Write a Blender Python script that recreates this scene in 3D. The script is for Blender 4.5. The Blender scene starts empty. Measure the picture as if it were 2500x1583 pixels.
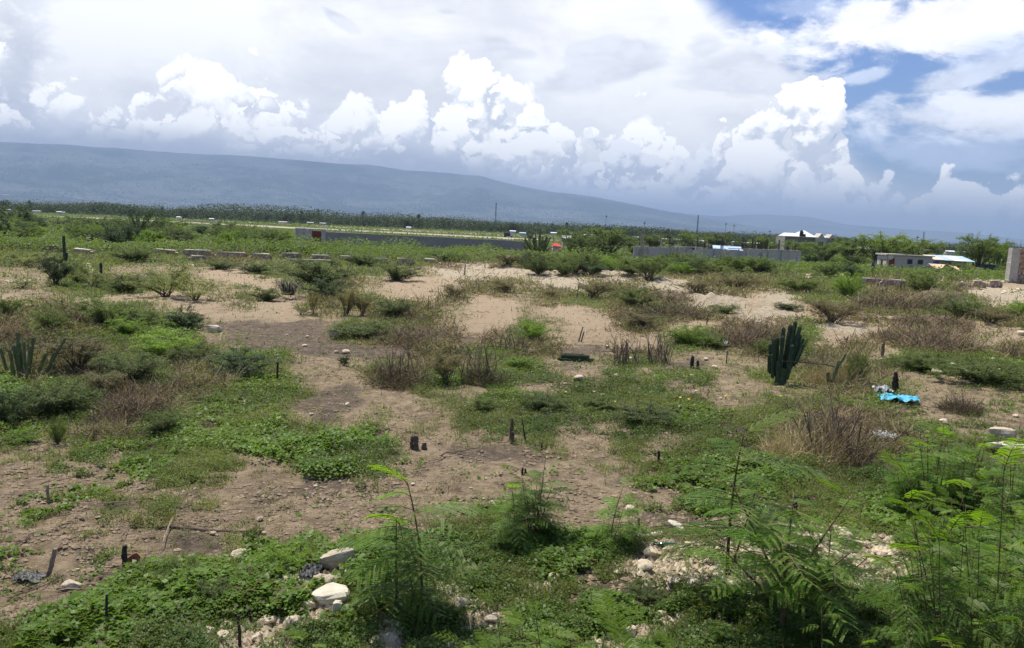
import bpy, math, random
import numpy as np
from mathutils import Vector
R=math.radians
rng=np.random.default_rng(7); random.seed(7)
S=bpy.context.scene; COL=S.collection
# ------------------------------------------------------------------ camera
CAMH=4.0; F=1962.0; PITCH=R(6.9); ROLL=R(2.43)
cam=bpy.data.cameras.new("camera"); cam.sensor_width=36; cam.lens=36*F/2500
cam.clip_start=.05; cam.clip_end=60000
co=bpy.data.objects.new("camera",cam); COL.objects.link(co); S.camera=co
fw=np.array([0,math.cos(PITCH),-math.sin(PITCH)]); r0=np.array([1.,0,0]); u0=np.cross(r0,fw)
rt=math.cos(ROLL)*r0+math.sin(ROLL)*u0; up=-math.sin(ROLL)*r0+math.cos(ROLL)*u0
from mathutils import Matrix
m=Matrix.Identity(4)
for i in range(3): m[i][0]=rt[i]; m[i][1]=up[i]; m[i][2]=-fw[i]
m[2][3]=CAMH; co.matrix_world=m
S.render.resolution_x=1024; S.render.resolution_y=648
S.view_settings.view_transform='Standard'; S.view_settings.look='None'
S.view_settings.exposure=0.40; S.view_settings.gamma=1
S.cycles.max_bounces=6; S.cycles.transparent_max_bounces=8; S.cycles.volume_bounces=1
def ray(px,py):
    px=np.asarray(px,float); py=np.asarray(py,float)
    d=fw[None]*F+rt[None]*(px.reshape(-1,1)-1250)-up[None]*(py.reshape(-1,1)-791.5)
    return d/np.linalg.norm(d,axis=1,keepdims=True)
def topix(x,y,z):
    p=np.stack([x,y,z-CAMH],-1); dz=p@fw; dz=np.where(dz<.1,.1,dz)
    return 1250+F*(p@rt)/dz, 791.5-F*(p@up)/dz
# ------------------------------------------------------------------ sun and sky
SUN_EL=66; SUN_AZ=-38      # azimuth from +Y towards +X (degrees)
sl=bpy.data.lights.new("sun",'SUN'); sl.energy=5.0; sl.angle=R(.5); sl.color=(1,.945,.82)
so=bpy.data.objects.new("sun",sl); COL.objects.link(so)
sd=Vector((math.cos(R(SUN_EL))*math.sin(R(SUN_AZ)),math.cos(R(SUN_EL))*math.cos(R(SUN_AZ)),math.sin(R(SUN_EL))))
so.rotation_euler=sd.to_track_quat('Z','Y').to_euler()
W=bpy.data.worlds.new("World"); S.world=W; W.use_nodes=True; nt=W.node_tree; nt.nodes.clear()
class E:
    """one node socket with arithmetic"""
    tree=None
    def __init__(s,o): s.o=o
    @staticmethod
    def math(op,*a,clamp=False):
        n=E.tree.nodes.new('ShaderNodeMath'); n.operation=op; n.use_clamp=clamp
        for i,v in enumerate(a): E.put(n.inputs[i],v)
        return E(n.outputs[0])
    @staticmethod
    def put(inp,v):
        if isinstance(v,E): E.tree.links.new(v.o,inp)
        else: inp.default_value=v
    def __add__(s,b): return E.math('ADD',s,b)
    __radd__=__add__
    def __sub__(s,b): return E.math('SUBTRACT',s,b)
    def __rsub__(s,b): return E.math('SUBTRACT',b,s)
    def __mul__(s,b): return E.math('MULTIPLY',s,b)
    __rmul__=__mul__
    def __truediv__(s,b): return E.math('DIVIDE',s,b)
def eabs(a): return E.math('ABSOLUTE',a)
def sat(a): return E.math('ADD',a,0.0,clamp=True)
def emax(a,b): return E.math('MAXIMUM',a,b)
def emin(a,b): return E.math('MINIMUM',a,b)
def ss(a,lo,hi,o0=0.,o1=1.):
    n=E.tree.nodes.new('ShaderNodeMapRange'); n.interpolation_type='SMOOTHSTEP'
    E.put(n.inputs[0],a)
    for i,v in enumerate((lo,hi,o0,o1)): E.put(n.inputs[i+1],v)
    return E(n.outputs[0])
def vec(op,a,b=None,s=None):
    n=E.tree.nodes.new('ShaderNodeVectorMath'); n.operation=op; E.put(n.inputs[0],a)
    if b is not None: E.put(n.inputs[1],b)
    if s is not None: E.put(n.inputs['Scale'],s)
    return E(n.outputs[0])
def noise(v,sc,det=6,rough=.55,dist=0.,out=0,lac=2.):
    n=E.tree.nodes.new('ShaderNodeTexNoise'); E.put(n.inputs['Vector'],v); n.inputs['Scale'].default_value=sc
    n.inputs['Detail'].default_value=det; n.inputs['Roughness'].default_value=rough
    n.inputs['Distortion'].default_value=dist; n.inputs['Lacunarity'].default_value=lac
    return E(n.outputs[out])
def voro(v,sc,det=3,rough=.5,feat='F1',out='Distance',sm=None):
    n=E.tree.nodes.new('ShaderNodeTexVoronoi'); n.feature=feat
    E.put(n.inputs['Vector'],v); n.inputs['Scale'].default_value=sc
    if 'Detail' in n.inputs:
        n.inputs['Detail'].default_value=det; n.inputs['Roughness'].default_value=rough
    if sm is not None and feat=='SMOOTH_F1': n.inputs['Smoothness'].default_value=sm
    return E(n.outputs[out])
def mix(f,a,b):
    n=E.tree.nodes.new('ShaderNodeMix'); n.data_type='RGBA'; E.put(n.inputs[0],f)
    for i,v in ((6,a),(7,b)):
        if isinstance(v,E): E.put(n.inputs[i],v)
        else: n.inputs[i].default_value=(*v,1)
    return E(n.outputs[2])
def curve(x,pts):
    n=E.tree.nodes.new('ShaderNodeFloatCurve'); E.put(n.inputs['Value'],x); c=n.mapping.curves[0]
    c.points[0].location=pts[0]; c.points[1].location=pts[-1]
    for p in pts[1:-1]: c.points.new(*p)
    n.mapping.update(); return E(n.outputs[0])
E.tree=nt
tc=nt.nodes.new('ShaderNodeTexCoord'); D=E(tc.outputs['Generated'])
sx=nt.nodes.new('ShaderNodeSeparateXYZ'); nt.links.new(D.o,sx.inputs[0]); dx,dy,dz=(E(sx.outputs[i]) for i in range(3))
AZ=E.math('ARCTAN2',dx,dy)*57.2958; EL=E.math('ARCSINE',dz)*57.2958
sky=nt.nodes.new('ShaderNodeTexSky'); sky.sky_type='NISHITA'; sky.sun_disc=False
sky.sun_elevation=R(SUN_EL); sky.sun_rotation=R(SUN_AZ); sky.air_density=1.2; sky.dust_density=.6; sky.ozone_density=2.5
def k2a(x,y):  # pixel of the 2408-wide view -> azimuth, elevation in degrees
    d=ray(x*1.0382,y*1.0382)[0]; return math.degrees(math.atan2(d[0],d[1])),math.degrees(math.asin(d[2]))
def profile(pts):
    l=sorted(k2a(*p) for p in pts); l=[(l[0][0]-20,l[0][1])]+l+[(l[-1][0]+20,l[-1][1])]
    l=[(min(max((a+60)/120,0),1),e/60+.1) for a,e in l]
    return (curve(AZ/120+.5,l)-.1)*60
Lo=(-.005,.0,.011)   # lit side is up and left
def ridged(v,sc,det=8,rough=.68,lac=2.1):
    n=E.tree.nodes.new('ShaderNodeTexNoise'); n.noise_type='RIDGED_MULTIFRACTAL'; n.normalize=True; E.put(n.inputs['Vector'],v); n.inputs['Scale'].default_value=sc
    n.inputs['Detail'].default_value=det; n.inputs['Roughness'].default_value=rough; n.inputs['Lacunarity'].default_value=lac
    n.inputs['Offset'].default_value=1.; n.inputs['Gain'].default_value=1.2; return 1.0-E(n.outputs[0])
def bump(off,sc):
    """billow field (round lumps, sharp creases) here, the same a little towards the light, and a smooth noise"""
    v=vec('ADD',vec('ADD',D,off),vec('SCALE',WARP,s=.30/sc)); w=vec('ADD',v,Lo)
    return ridged(v,sc),ridged(w,sc),noise(v,sc*.9,8,.66)
WARP=noise(D,22,5,.7,out=1)
KS=1.7
WHITE=(1.40,1.37,1.31); GREYB=(.50,.57,.70); GREY=(.62,.66,.76)
col=mix(1.0,(0,0,0),E(sky.outputs[0])); n_=nt.nodes.new('ShaderNodeVectorMath'); n_.operation='MULTIPLY'
nt.links.new(sky.outputs[0],n_.inputs[0]); n_.inputs[1].default_value=(.050,.064,.098); col=E(n_.outputs[0])
def blob(x,y,rx,ry,ang=0.):
    a,e=k2a(x,y); k=25.6   # px per degree in the 2408 view near the middle
    u=(AZ-a)*k; v=(EL-e)*k; c,s_=math.cos(R(ang)),math.sin(R(ang))
    p=(u*c+v*s_)/rx; q=(v*c-u*s_)/ry
    return E.math('SQRT',p*p+q*q)
def over(col,mask,c): return mix(sat(mask),col,c)
Dn=vec('MULTIPLY',D,(1,1,2.2))
nA=noise(Dn,5,7,.6,.4); nB=noise(vec('ADD',Dn,(3,1,2)),14,6,.62,.3); nC=noise(vec('ADD',Dn,(7,3,1)),3,6,.5)
# high white veil covering the left and middle, its right edge frayed
edge=profile([(-900,-400),(0,-400),(1500,-350),(1600,-120),(1650,-20),(1730,60),(1800,110),(1870,190),(1960,330),(2100,420),(2300,460),(2408,470),(3000,480)])
veil=ss(edge-EL+(nA-.5)*5+(nB-.5)*1.6,-1.2,1.8)
vc=mix(ss(nC+(nA-.5)*.7,.38,.62),(.84,.84,.87),(1.10,1.09,1.07))
col=over(col,veil*.96,vc)
# torn fair-weather clouds over the blue on the right
for (x,y,rx,ry,an,op,cc) in [(2260,50,300,58,2,1,(.98,.97,1.)),(2130,85,150,30,-8,.95,(.93,.93,.97)),(2290,175,170,26,16,.8,(.84,.87,.95)),(2250,270,170,40,0,.85,(.88,.9,.97)),
      (2400,290,140,35,0,.8,(.9,.91,.97)),(2260,235,45,22,0,.8,(.86,.88,.95)),(2040,180,40,14,15,.6,(.8,.85,.95)),(2085,235,60,14,14,.55,(.8,.85,.95)),(1890,90,45,16,25,.4,(.75,.8,.94)),
      (1930,20,120,22,-5,.4,(.7,.76,.92)),(2420,120,150,36,8,.75,(.66,.73,.9)),(2330,355,220,40,-3,.5,(.62,.69,.87))]:
    b=blob(x,y,rx,ry,an); mk=ss(1.08-b+(nA-.5)*2.2+(nB-.5)*2.0,.0,.6)*op
    col=over(col,mk,mix(ss(nB+(nA-.5)*.6,.3,.65),tuple(k*.95 for k in cc),tuple(k*1.25 for k in cc)))
# cumulus banks, far to near: the crest line is a profile, the crests are billows
def bank(col,pts,off,sc,A,B,lit,dark,depth,soft=.25,tow=1.,base=None):
    a,b,n=bump(off,sc); top=profile(pts)
    e=top-EL+(nB-.5)*1.6+(n-.5)*A*1.6+(a-.24)*B*1.7
    m=ss(e,0.,soft)
    if base is not None: m=m*ss(EL-profile(base)+(n-.5)*1.2,-.7,.7)
    sh=(a-b)*KS+(a-.4)*.55+(n-.5)*1.5+.66
    fall=ss(e,0.,depth)
    s=sat(sh-fall*tow+.25)
    return over(col,m,mix(ss(s,0.,1.),dark,lit))
col=bank(col,[(-700,60),(0,110),(70,90),(200,75),(300,95),(400,100),(500,80),(570,95),(620,130),(660,185),(720,165),(780,130),(830,200),(1000,180),(1060,130),(1150,85),(1230,120),(1300,190),(1400,250),(1600,300),(1900,430),(2600,600)],(1,2,0),9,2.4,2.2,WHITE,(.95,.96,1.0),10,.8,.3)
# flat grey scraps in front of the veil
for (x,y,rx,ry,an,op) in [(1440,120,110,26,5,.8),(1390,180,140,26,12,.75),(1500,160,60,20,10,.65),(1750,175,130,48,-6,.8),(1660,110,40,22,0,.6),(1170,95,50,24,0,.5),(1200,125,70,14,0,.6),(790,40,45,12,-28,.7),(1050,28,22,6,0,.5),(1640,200,60,14,0,.4),(40,110,60,110,0,.8),(0,240,110,70,0,.8)]:
    b=blob(x,y,rx,ry,an); mk=ss(.98-b+(nA-.5)*1.9+(nB-.5)*2.4,.0,.6)*op
    col=over(col,mk,mix(ss(nB+(nA-.5),.3,.7),(.52,.55,.64),(.85,.87,.93)))
col=bank(col,[(-700,250),(0,300),(800,330),(880,200),(980,200),(1080,215),(1130,190),(1230,180),(1290,225),(1350,275),(1430,262),(1500,243),(1580,280),(1640,300),(1700,278),(1745,300),(1780,222),(1830,206),(1905,196),(1950,235),(1990,250),(2003,310),(2030,355),(2080,400),(2140,400),(2200,375),(2235,335),(2280,325),(2310,360),(2360,385),(2390,360),(2600,290)],(4,0,3),13,1.5,2.0,WHITE,(.74,.77,.84),8.,.3,.38)
col=bank(col,[(-700,380),(1300,380),(1340,330),(1500,300),(1600,330),(1680,310),(1760,350),(1840,345),(1860,380),(1900,400),(1990,430),(2050,370),(2130,390),(2240,400),(2330,430),(2370,400),(2408,380),(2700,330)],(9,5,3),15,1.8,2.0,(1.2,1.2,1.22),(.68,.71,.80),5.5,.5,.42)
col=bank(col,[(-700,90),(0,140),(40,150),(75,170),(120,195),(160,215),(230,225),(300,195),(345,205),(400,190),(440,165),(500,180),(560,195),(640,228),(700,225),(760,250),(850,245),(900,280),(960,320),(1040,340),(1100,300),(1160,320),(1240,310),(1300,330),(1400,372),(1500,380),(1700,395),(1900,405),(2000,430),(2600,470)],(2,7,1),14,1.3,1.9,(1.33,1.31,1.27),(.84,.85,.90),7.5,.5,.42)
# thin stratus under the bank, sitting on the mountain tops
RP=[(-700,330),(0,335),(350,352),(700,372),(850,385),(1000,398),(1130,412),(1230,440),(1310,470),(1500,520),(2000,590),(2600,640)]
up_=EL-profile(RP); low=ss(up_+(nB-.5)*1.6+(nA-.5)*1.4,1.9,-.2)
col=over(col,low*.92,(.45,.49,.57))
hz=ss(EL-profile([(-700,480),(1200,470),(1500,490),(1700,500),(2000,515),(2400,545),(2700,570)])+(nB-.5)*.6,3.2,-.3); col=over(col,hz*.6,(.52,.58,.70))
below=ss(EL,-1.,1.); col=mix(below,(.32,.36,.42),col)
back=sat(ss(eabs(AZ),48.,75.)+ss(EL,30.,50.)); bc=mix(ss(nA,.52,.66),E(n_.outputs[0]),(.85,.86,.9))
col=mix(back,col,bc)
bg=nt.nodes.new('ShaderNodeBackground'); bg.inputs[1].default_value=1.0   # the sky texture is already scaled by 0.12 above
nt.links.new(col.o,bg.inputs[0]); wo=nt.nodes.new('ShaderNodeOutputWorld'); nt.links.new(bg.outputs[0],wo.inputs[0])
W.cycles.sampling_method='NONE'   # broad cloudy sky: found by the bounced rays, no light map needed
# ------------------------------------------------------------------ numpy noise
_T=rng.random((256,256)).astype(np.float32)
def vn(x,y):
    xi=np.floor(x).astype(int); yi=np.floor(y).astype(int); fx=x-xi; fy=y-yi
    fx=fx*fx*(3-2*fx); fy=fy*fy*(3-2*fy); g=lambda a,b:_T[a&255,b&255]
    return (g(xi,yi)*(1-fx)+g(xi+1,yi)*fx)*(1-fy)+(g(xi,yi+1)*(1-fx)+g(xi+1,yi+1)*fx)*fy
def fbm(x,y,o=4,r=.5):
    t=0;a=1;s=0
    for i in range(o): t=t+a*vn(x*2**i+17.3*i,y*2**i+5.1*i); s+=a; a*=r
    return t/s
# ------------------------------------------------------------------ what grows where (read from the photograph, cells 62.5 x 32 px from y=620)
MAP="""ggggggggkkgggggggbbbkkggGGGGGGGGGGGGGGGs
mmggmmmmssgggggmmpppppmppgkkggggGGkggggm
mmgggggmmssggkmssskkkppkkppkkkkkggkkkbps
smmsssssmgsmkkgsskssmkggkkbppspggGkbkgpp
gkkgggmsssssmmkkkmssmssmbgkkmppsbbkkggkg
bgkkggGGdddddgggkbssgmsskkssbbbgppsbbbsk
bkggggGgmddddgkkbbdbgsssssggbbggssbgbbms
kkkkgggkgGgdddddkkggkkddbkmmmkmgkksggkgk
kkkkgggkgGgmsmgkbbkggmdmggddmsgkkkgggggg
GkgkkggkkggmsskkGGGGggsmgmggmggkkkbsmsgg
GgGgbbbkggggddssgmmgssggggmmssmmkkgmsmmm
GGGgbbkggggdddssmgmgggggggggmmgggggmssmm
GgggbgGggggmdsmssmggggggmgGGgggkbbkmmmms
gsgkkgggggGggmgsmmggggmmggGGggkkbbkggmmm
mssggggggGGGGGGmssmmmgssgmmggggkbbkkgggm
mmmgsggggsGGGGGGssddddmmgmggggggkkmggGmm
ssmmmmgggmsmGGgmmsssssmmmggGGGGGggGGGGgm
sssmmmggmsssddmsssssssssmgGGGGGggGGGGGgg
smsmgmmmssdddssssssssssssmmggGggggGGGGgg
smmmgmgmmsdssssssssSgsssmmmggrggggGGGGGG
smssmmmsssssssssssmgsssssdddmrmgggGGGGGG
sssmsssddmsssssmmgggggmmdddmmgrrrmggGGGG
sssdsssddmmsgmGGGGGGGGGGGgggggrrrrrGGGGG
mssdmsdddmGGgGGGGGGGGGGGgrrrrrrrrrrrGGGG
sddsddggggGGGrrGGgrggGGgrrrrrrrrrrrrrGGG
sssddggGGgGrrrGGgrGGgrgggrrrrrgrrrrrrGGG
ssssgggGGGGrrrgGgrrgrggGGGgrrrgGgrrrGGGG
ssmgGGGGGGGGrrggGgrrGGgGGGGgrrGGGGGGGGGG
smgGGGGGgrrrrGgrGGrrGGGGGrrgGGGGGGGGGGGG
gGGGGGGGrrrrGgrrGrGGGGgrrrgGGGGGGGGGGGGG""".split('\n')
MAP=[''.join((r+r[-1]*4)[:40]).replace('S','s') for r in MAP]
KEYS='spdgGmbkr'
GRID=np.array([[KEYS.index(c) for c in r] for r in MAP])
def hills(x,y):   # earth berms and the rubble mound (world positions)
    z=0; nz=.75+1.1*(fbm(x*1.2,y*1.2,4,.6)-.5)
    for (ax,ay,bx,by,w,h) in BERM:
        dx_,dy_=bx-ax,by-ay; L=dx_*dx_+dy_*dy_; t=np.clip(((x-ax)*dx_+(y-ay)*dy_)/L,0,1)
        d=np.hypot(x-ax-t*dx_,y-ay-t*dy_); end=1-np.clip(np.abs(t-.5)*2-.8,0,1)*2.5
        z=z+h*np.exp(-(d/w)**2)*np.clip(end,.3,1)*nz
    return z
def flat(px,py,z=0.):
    d=ray(px,py); t=(z-CAMH)/d[:,2]; return d[:,0]*t,d[:,1]*t
def _seg(a,b,w,h):
    (ax,),(ay,)=flat(*a); (bx,),(by,)=flat(*b); return (ax,ay,bx,by,w,h)
BERM=[_seg((1590,722),(1760,738),1.1,.55),_seg((1760,738),(2010,757),1.1,.55),_seg((2080,776),(2290,788),.9,.42),_seg((2290,788),(2510,818),.9,.38),
      _seg((1230,706),(1400,716),1.0,.35),_seg((1260,668),(1500,672),1.2,.5),_seg((1500,672),(1660,690),1.2,.4),_seg((1100,650),(1250,655),1.2,.35),
      _seg((2300,725),(2480,735),1.5,.4),_seg((1600,1400),(2150,1430),1.0,.30),_seg((700,1440),(900,1440),.8,.2),_seg((2255,738),(2330,748),1.6,.9)]
def height(x,y):
    r=np.hypot(x,y)
    return hills(x,y)+(fbm(x*.09,y*.09,3)-.5)*.35*np.clip((r-4)/30,0,1)+(fbm(x*.8,y*.8,4,.6)-.5)*.16+(fbm(x*4+9,y*4,3)-.5)*.05+np.maximum(fbm(x*2.3+70,y*2.3,3)-.55,0)*.25
def ground(px,py):
    px=np.atleast_1d(np.asarray(px,float)); py=np.atleast_1d(np.asarray(py,float)); d=ray(px,py); z=np.zeros(len(px))
    for _ in range(4):
        t=(z-CAMH)/np.minimum(d[:,2],-1e-4); x=d[:,0]*t; y=d[:,1]*t; z=.5*z+.5*height(x,y)
    z=height(x,y); return x,y,z
def zone(x,y):
    """weights (n,9) of the cover types at world points"""
    px,py=topix(x,y,np.zeros_like(x)); j=px/62.5-.5; i=(py-620)/32-.5
    s=np.clip((py-500)/400,.3,1)
    j=j+(fbm(x*.35+3,y*.18,4,.6)-.5)*1.5+(fbm(x*2,y*1.3+8,3,.6)-.5)*.7; i=i+(fbm(x*.35+31,y*.18+7,4,.6)-.5)*1.6+(fbm(x*2+5,y*1.3,3,.6)-.5)*.7
    far=(py<612); j=np.clip(j,0,38.999); i=np.clip(i,0,28.999); ji=j.astype(int); ii=i.astype(int); fj=j-ji; fi=i-ii
    w=np.zeros(x.shape+(9,),np.float32)
    for a,b,c in ((0,0,(1-fi)*(1-fj)),(1,0,fi*(1-fj)),(0,1,(1-fi)*fj),(1,1,fi*fj)):
        k=GRID[ii+a,ji+b]; np.put_along_axis(w,k[...,None],np.take_along_axis(w,k[...,None],-1)+c[...,None].astype(np.float32),-1)
    f=np.clip((618-py)/14,0,1)[...,None]; g=np.zeros(9,np.float32); g[3]=.7; g[7]=.3
    w=w*(1-f)+g*f
    w=w**1.7; return w/w.sum(-1,keepdims=True)
# ------------------------------------------------------------------ materials
def newmat(name):
    m=bpy.data.materials.new(name); m.use_nodes=True; t=m.node_tree; t.nodes.clear(); E.tree=t
    o=t.nodes.new('ShaderNodeOutputMaterial'); return m,t,o
def bsdf(t,o,color,rough=.8,spec=.3,bump_=None,bs=.4,bd=.02,metal=0):
    p=t.nodes.new('ShaderNodeBsdfPrincipled'); p.inputs['Roughness'].default_value=rough; p.inputs['Metallic'].default_value=metal
    p.inputs['Specular IOR Level'].default_value=spec
    if isinstance(color,E): t.links.new(color.o,p.inputs['Base Color'])
    else: p.inputs['Base Color'].default_value=(*color,1)
    if bump_ is not None:
        b=t.nodes.new('ShaderNodeBump'); b.inputs['Strength'].default_value=bs; b.inputs['Distance'].default_value=bd
        t.links.new(bump_.o,b.inputs['Height']); t.links.new(b.outputs[0],p.inputs['Normal'])
    t.links.new(p.outputs[0],o.inputs[0]); return p
def pos():
    g=E.tree.nodes.new('ShaderNodeNewGeometry'); return E(g.outputs['Position'])
def objc():
    g=E.tree.nodes.new('ShaderNodeTexCoord'); return E(g.outputs['Object'])
def attr(n,out=2):
    a=E.tree.nodes.new('ShaderNodeAttribute'); a.attribute_name=n; return E(a.outputs[out])
def plain(name,c1,c2,sc=4,rough=.85,bs=.4,bd=.02,spec=.25,metal=0):
    m,t,o=newmat(name); P=objc(); n=noise(P,sc,8,.65); n2=noise(P,sc*7,4,.6)
    bsdf(t,o,mix(ss(n+(n2-.5)*.4,.3,.7),c1,c2),rough,spec,n2+n,bs,bd,metal); return m
def leafmat(name,c1,c2,trans=.35,rough=.5,c3=None):
    m,t,o=newmat(name); v=attr('tint'); oi=t.nodes.new('ShaderNodeObjectInfo'); r=E(oi.outputs['Random'])
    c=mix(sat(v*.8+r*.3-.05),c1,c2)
    if c3: c=mix(ss(attr('dry'),.5,.6),c,c3)
    hs=t.nodes.new('ShaderNodeHueSaturation'); t.links.new(c.o,hs.inputs['Color']); E.put(hs.inputs['Value'],r*.35+.82); c=E(hs.outputs[0])
    p=t.nodes.new('ShaderNodeBsdfPrincipled'); t.links.new(c.o,p.inputs['Base Color']); p.inputs['Roughness'].default_value=rough; p.inputs['Specular IOR Level'].default_value=.3
    tr=t.nodes.new('ShaderNodeBsdfTranslucent'); g=t.nodes.new('ShaderNodeVectorMath'); g.operation='MULTIPLY'; t.links.new(c.o,g.inputs[0]); g.inputs[1].default_value=(1.5,1.6,.6)
    t.links.new(g.outputs[0],tr.inputs[0]); ms=t.nodes.new('ShaderNodeMixShader'); ms.inputs[0].default_value=trans
    t.links.new(p.outputs[0],ms.inputs[1]); t.links.new(tr.outputs[0],ms.inputs[2]); t.links.new(ms.outputs[0],o.inputs[0]); return m
M={}
def ground_mat():
    m,t,o=newmat('soil'); P=pos(); a=noise(P,.5,8,.6); b=noise(P,5,8,.65); c=noise(P,38,6,.65); d=noise(vec('ADD',P,(9,9,0)),1.6,8,.7,.6)
    bigv=noise(P,.03,4,.5)
    pale=attr('pale'); dark=attr('dark'); grn=attr('green'); brn=attr('brown'); far=attr('far')
    tan=mix(ss(b+(c-.5)*.5,.3,.7),(.235,.17,.104),(.46,.352,.225)); tan=mix(ss(d,.46,.64)*.65,tan,(.155,.112,.075)); tan=mix(ss(a,.45,.7)*.5,tan,(.41,.32,.215)); tan=mix(ss(attr('far_sand')+(b-.5)*.6,.2,.8),tan,(.43,.325,.215))  # distant bare soil is a paler tan of its own
    pl=mix(ss(b+(c-.5)*.6,.3,.7),(.36,.29,.195),(.56,.47,.34))
    dk=mix(ss(b+(c-.5)*.7,.35,.75),(.09,.068,.052),(.235,.18,.135))
    gr=mix(ss(b+(c-.5)*.5,.35,.65),(.06,.068,.03),(.15,.13,.075))
    br=mix(ss(b+(c-.5)*.5,.3,.7),(.11,.08,.055),(.235,.17,.115))
    w=(b-.5)*1.3+(d-.5)*1.5
    q=mix(ss(pale+w,.30,.62),tan,pl); q=mix(ss(brn+w,.35,.75),q,br); q=mix(ss(grn+w,.3,.8),q,gr); q=mix(ss(dark+w+(c-.5)*.7,.22,.85)*.8,q,dk)
    fc=mix(ss(bigv+(a-.5)*.3,.4,.62),(.045,.065,.022),(.11,.115,.045)); fc=mix(ss(noise(P,.012,5,.6),.58,.68)*.6,fc,(.33,.27,.19))
    q=mix(far,q,fc)
    q=mix(ss(voro(P,26,0,feat='F1'),.10,.06)*ss(noise(P,3,2),.52,.62)*(1.0-far),q,(.55,.49,.4))
    bsdf(t,o,q,.95,.15,b*1.2+c*.8+noise(P,110,4,.7)*.35+d*1.5,.9,.10); return m
M['soil']=ground_mat()
M['g_creeper']=leafmat('creeper_leaf',(.078,.150,.024),(.215,.335,.050),.42,.5,(.17,.13,.07))
M['g_weed']=leafmat('weed_leaf',(.078,.115,.026),(.19,.245,.06),.4,.55,(.19,.15,.08))
M['g_blue']=leafmat('bluish_leaf',(.055,.11,.06),(.10,.17,.09),.3,.5)
M['g_grass']=leafmat('short_grass',(.09,.115,.028),(.21,.225,.08),.35,.6,(.22,.17,.095))
M['g_straw']=leafmat('straw',(.19,.14,.075),(.48,.38,.22),.15,.7)
M['g_twig']=leafmat('dry_twig',(.085,.056,.036),(.24,.17,.11),0.,.8)
M['acacia']=leafmat('thorn_leaf',(.05,.085,.018),(.14,.19,.04),.4,.6)
M['acacia_dark']=leafmat('dark_leaf',(.026,.052,.018),(.065,.105,.032),.3,.6)
M['acacia_bright']=leafmat('bright_leaf',(.10,.19,.018),(.21,.32,.03),.45,.6)
M['acacia_light']=leafmat('pale_leaf',(.12,.15,.045),(.25,.28,.09),.4,.6)
M['feather']=leafmat('leucaena_leaf',(.070,.165,.018),(.185,.33,.035),.5,.45)
M['feather_new']=leafmat('leucaena_new_leaf',(.12,.235,.015),(.24,.37,.03),.5,.45)
M['tree_far']=leafmat('far_tree_leaf',(.018,.034,.012),(.042,.066,.02),.25,.7)
M['tree_mid']=leafmat('mid_tree_leaf',(.09,.14,.016),(.17,.23,.03),.4,.6)
M['gravel_mix']=leafmat('gravel_mix',(.36,.28,.185),(.74,.63,.46),0.,.9,(.22,.16,.11))
M['clod']=plain('earth_clod',(.17,.125,.08),(.38,.29,.195),6,.95,.3)
M['bark']=plain('bark',(.07,.05,.038),(.17,.125,.09),14,.9,.6)
M['stem']=plain('green_stem',(.07,.045,.025),(.17,.125,.055),10,.6,.3)
M['char']=plain('charred_wood',(.02,.017,.015),(.07,.05,.04),16,.9,.7)
M['deadwood']=plain('dead_wood',(.16,.115,.08),(.36,.28,.20),12,.9,.5)
M['cactus']=plain('cactus_skin',(.022,.044,.024),(.06,.095,.042),9,.6,.3)
M['cactus_y']=plain('pale_cactus_skin',(.08,.105,.035),(.16,.18,.075),9,.6,.3)
M['rock']=plain('limestone',(.46,.375,.26),(.72,.61,.445),5,.9,.6,.03)
M['rock_tan']=plain('tan_stone',(.42,.345,.235),(.64,.55,.41),5,.9,.6,.03)
M['conc']=plain('weathered_concrete',(.36,.33,.28),(.54,.50,.43),2.5,.9,.4)
M['conc_w']=plain('pale_concrete',(.48,.43,.335),(.68,.61,.49),2.5,.9,.3)
M['redrust']=plain('rusty_red_metal',(.16,.03,.022),(.27,.06,.04),3,.6,.2)
M['white_roof']=plain('white_sheet_roof',(.62,.63,.65),(.82,.83,.84),1,.5,.1)
M['blue_roof']=plain('pale_blue_roof',(.35,.48,.66),(.6,.68,.78),.8,.4,.1)
M['darkmetal']=plain('dark_metal',(.02,.022,.025),(.06,.06,.06),3,.5,.1)
M['rebar']=plain('rusty_bar',(.06,.035,.025),(.12,.07,.05),20,.8,.3)
M['wood']=plain('grey_timber',(.25,.2,.15),(.45,.38,.3),8,.8,.4)
def block_mat(name,c1,c2,c3,sx_,sz_):
    m,t,o=newmat(name); P=objc()
    b=t.nodes.new('ShaderNodeTexBrick'); mp=t.nodes.new('ShaderNodeCombineXYZ'); s=t.nodes.new('ShaderNodeSeparateXYZ'); t.links.new(P.o,s.inputs[0])
    t.links.new(s.outputs[0],mp.inputs[0]); t.links.new(s.outputs[2],mp.inputs[1]); t.links.new(mp.outputs[0],b.inputs[0])
    b.inputs['Scale'].default_value=1; b.inputs['Brick Width'].default_value=sx_; b.inputs['Row Height'].default_value=sz_; b.inputs['Mortar Size'].default_value=.012
    b.inputs['Color1'].default_value=(*c1,1); b.inputs['Color2'].default_value=(*c2,1); b.inputs['Mortar'].default_value=(*c3,1)
    c=mix(ss(noise(P,1.3,6,.6),.35,.7)*.5,E(b.outputs[0]),c2); bsdf(t,o,c,.9,.2,E(b.outputs[1])*-1+noise(P,20,4)*.3,.5,.02); return m
M['block']=block_mat('grey_blockwork',(.42,.38,.32),(.54,.49,.42),(.6,.55,.47),.4,.2)
M['block_d']=block_mat('dark_blockwork',(.235,.22,.195),(.29,.275,.245),(.33,.315,.28),.4,.2)
M['block_p']=block_mat('pinkish_blockwork',(.46,.39,.33),(.56,.48,.41),(.6,.54,.47),.4,.2)
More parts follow.
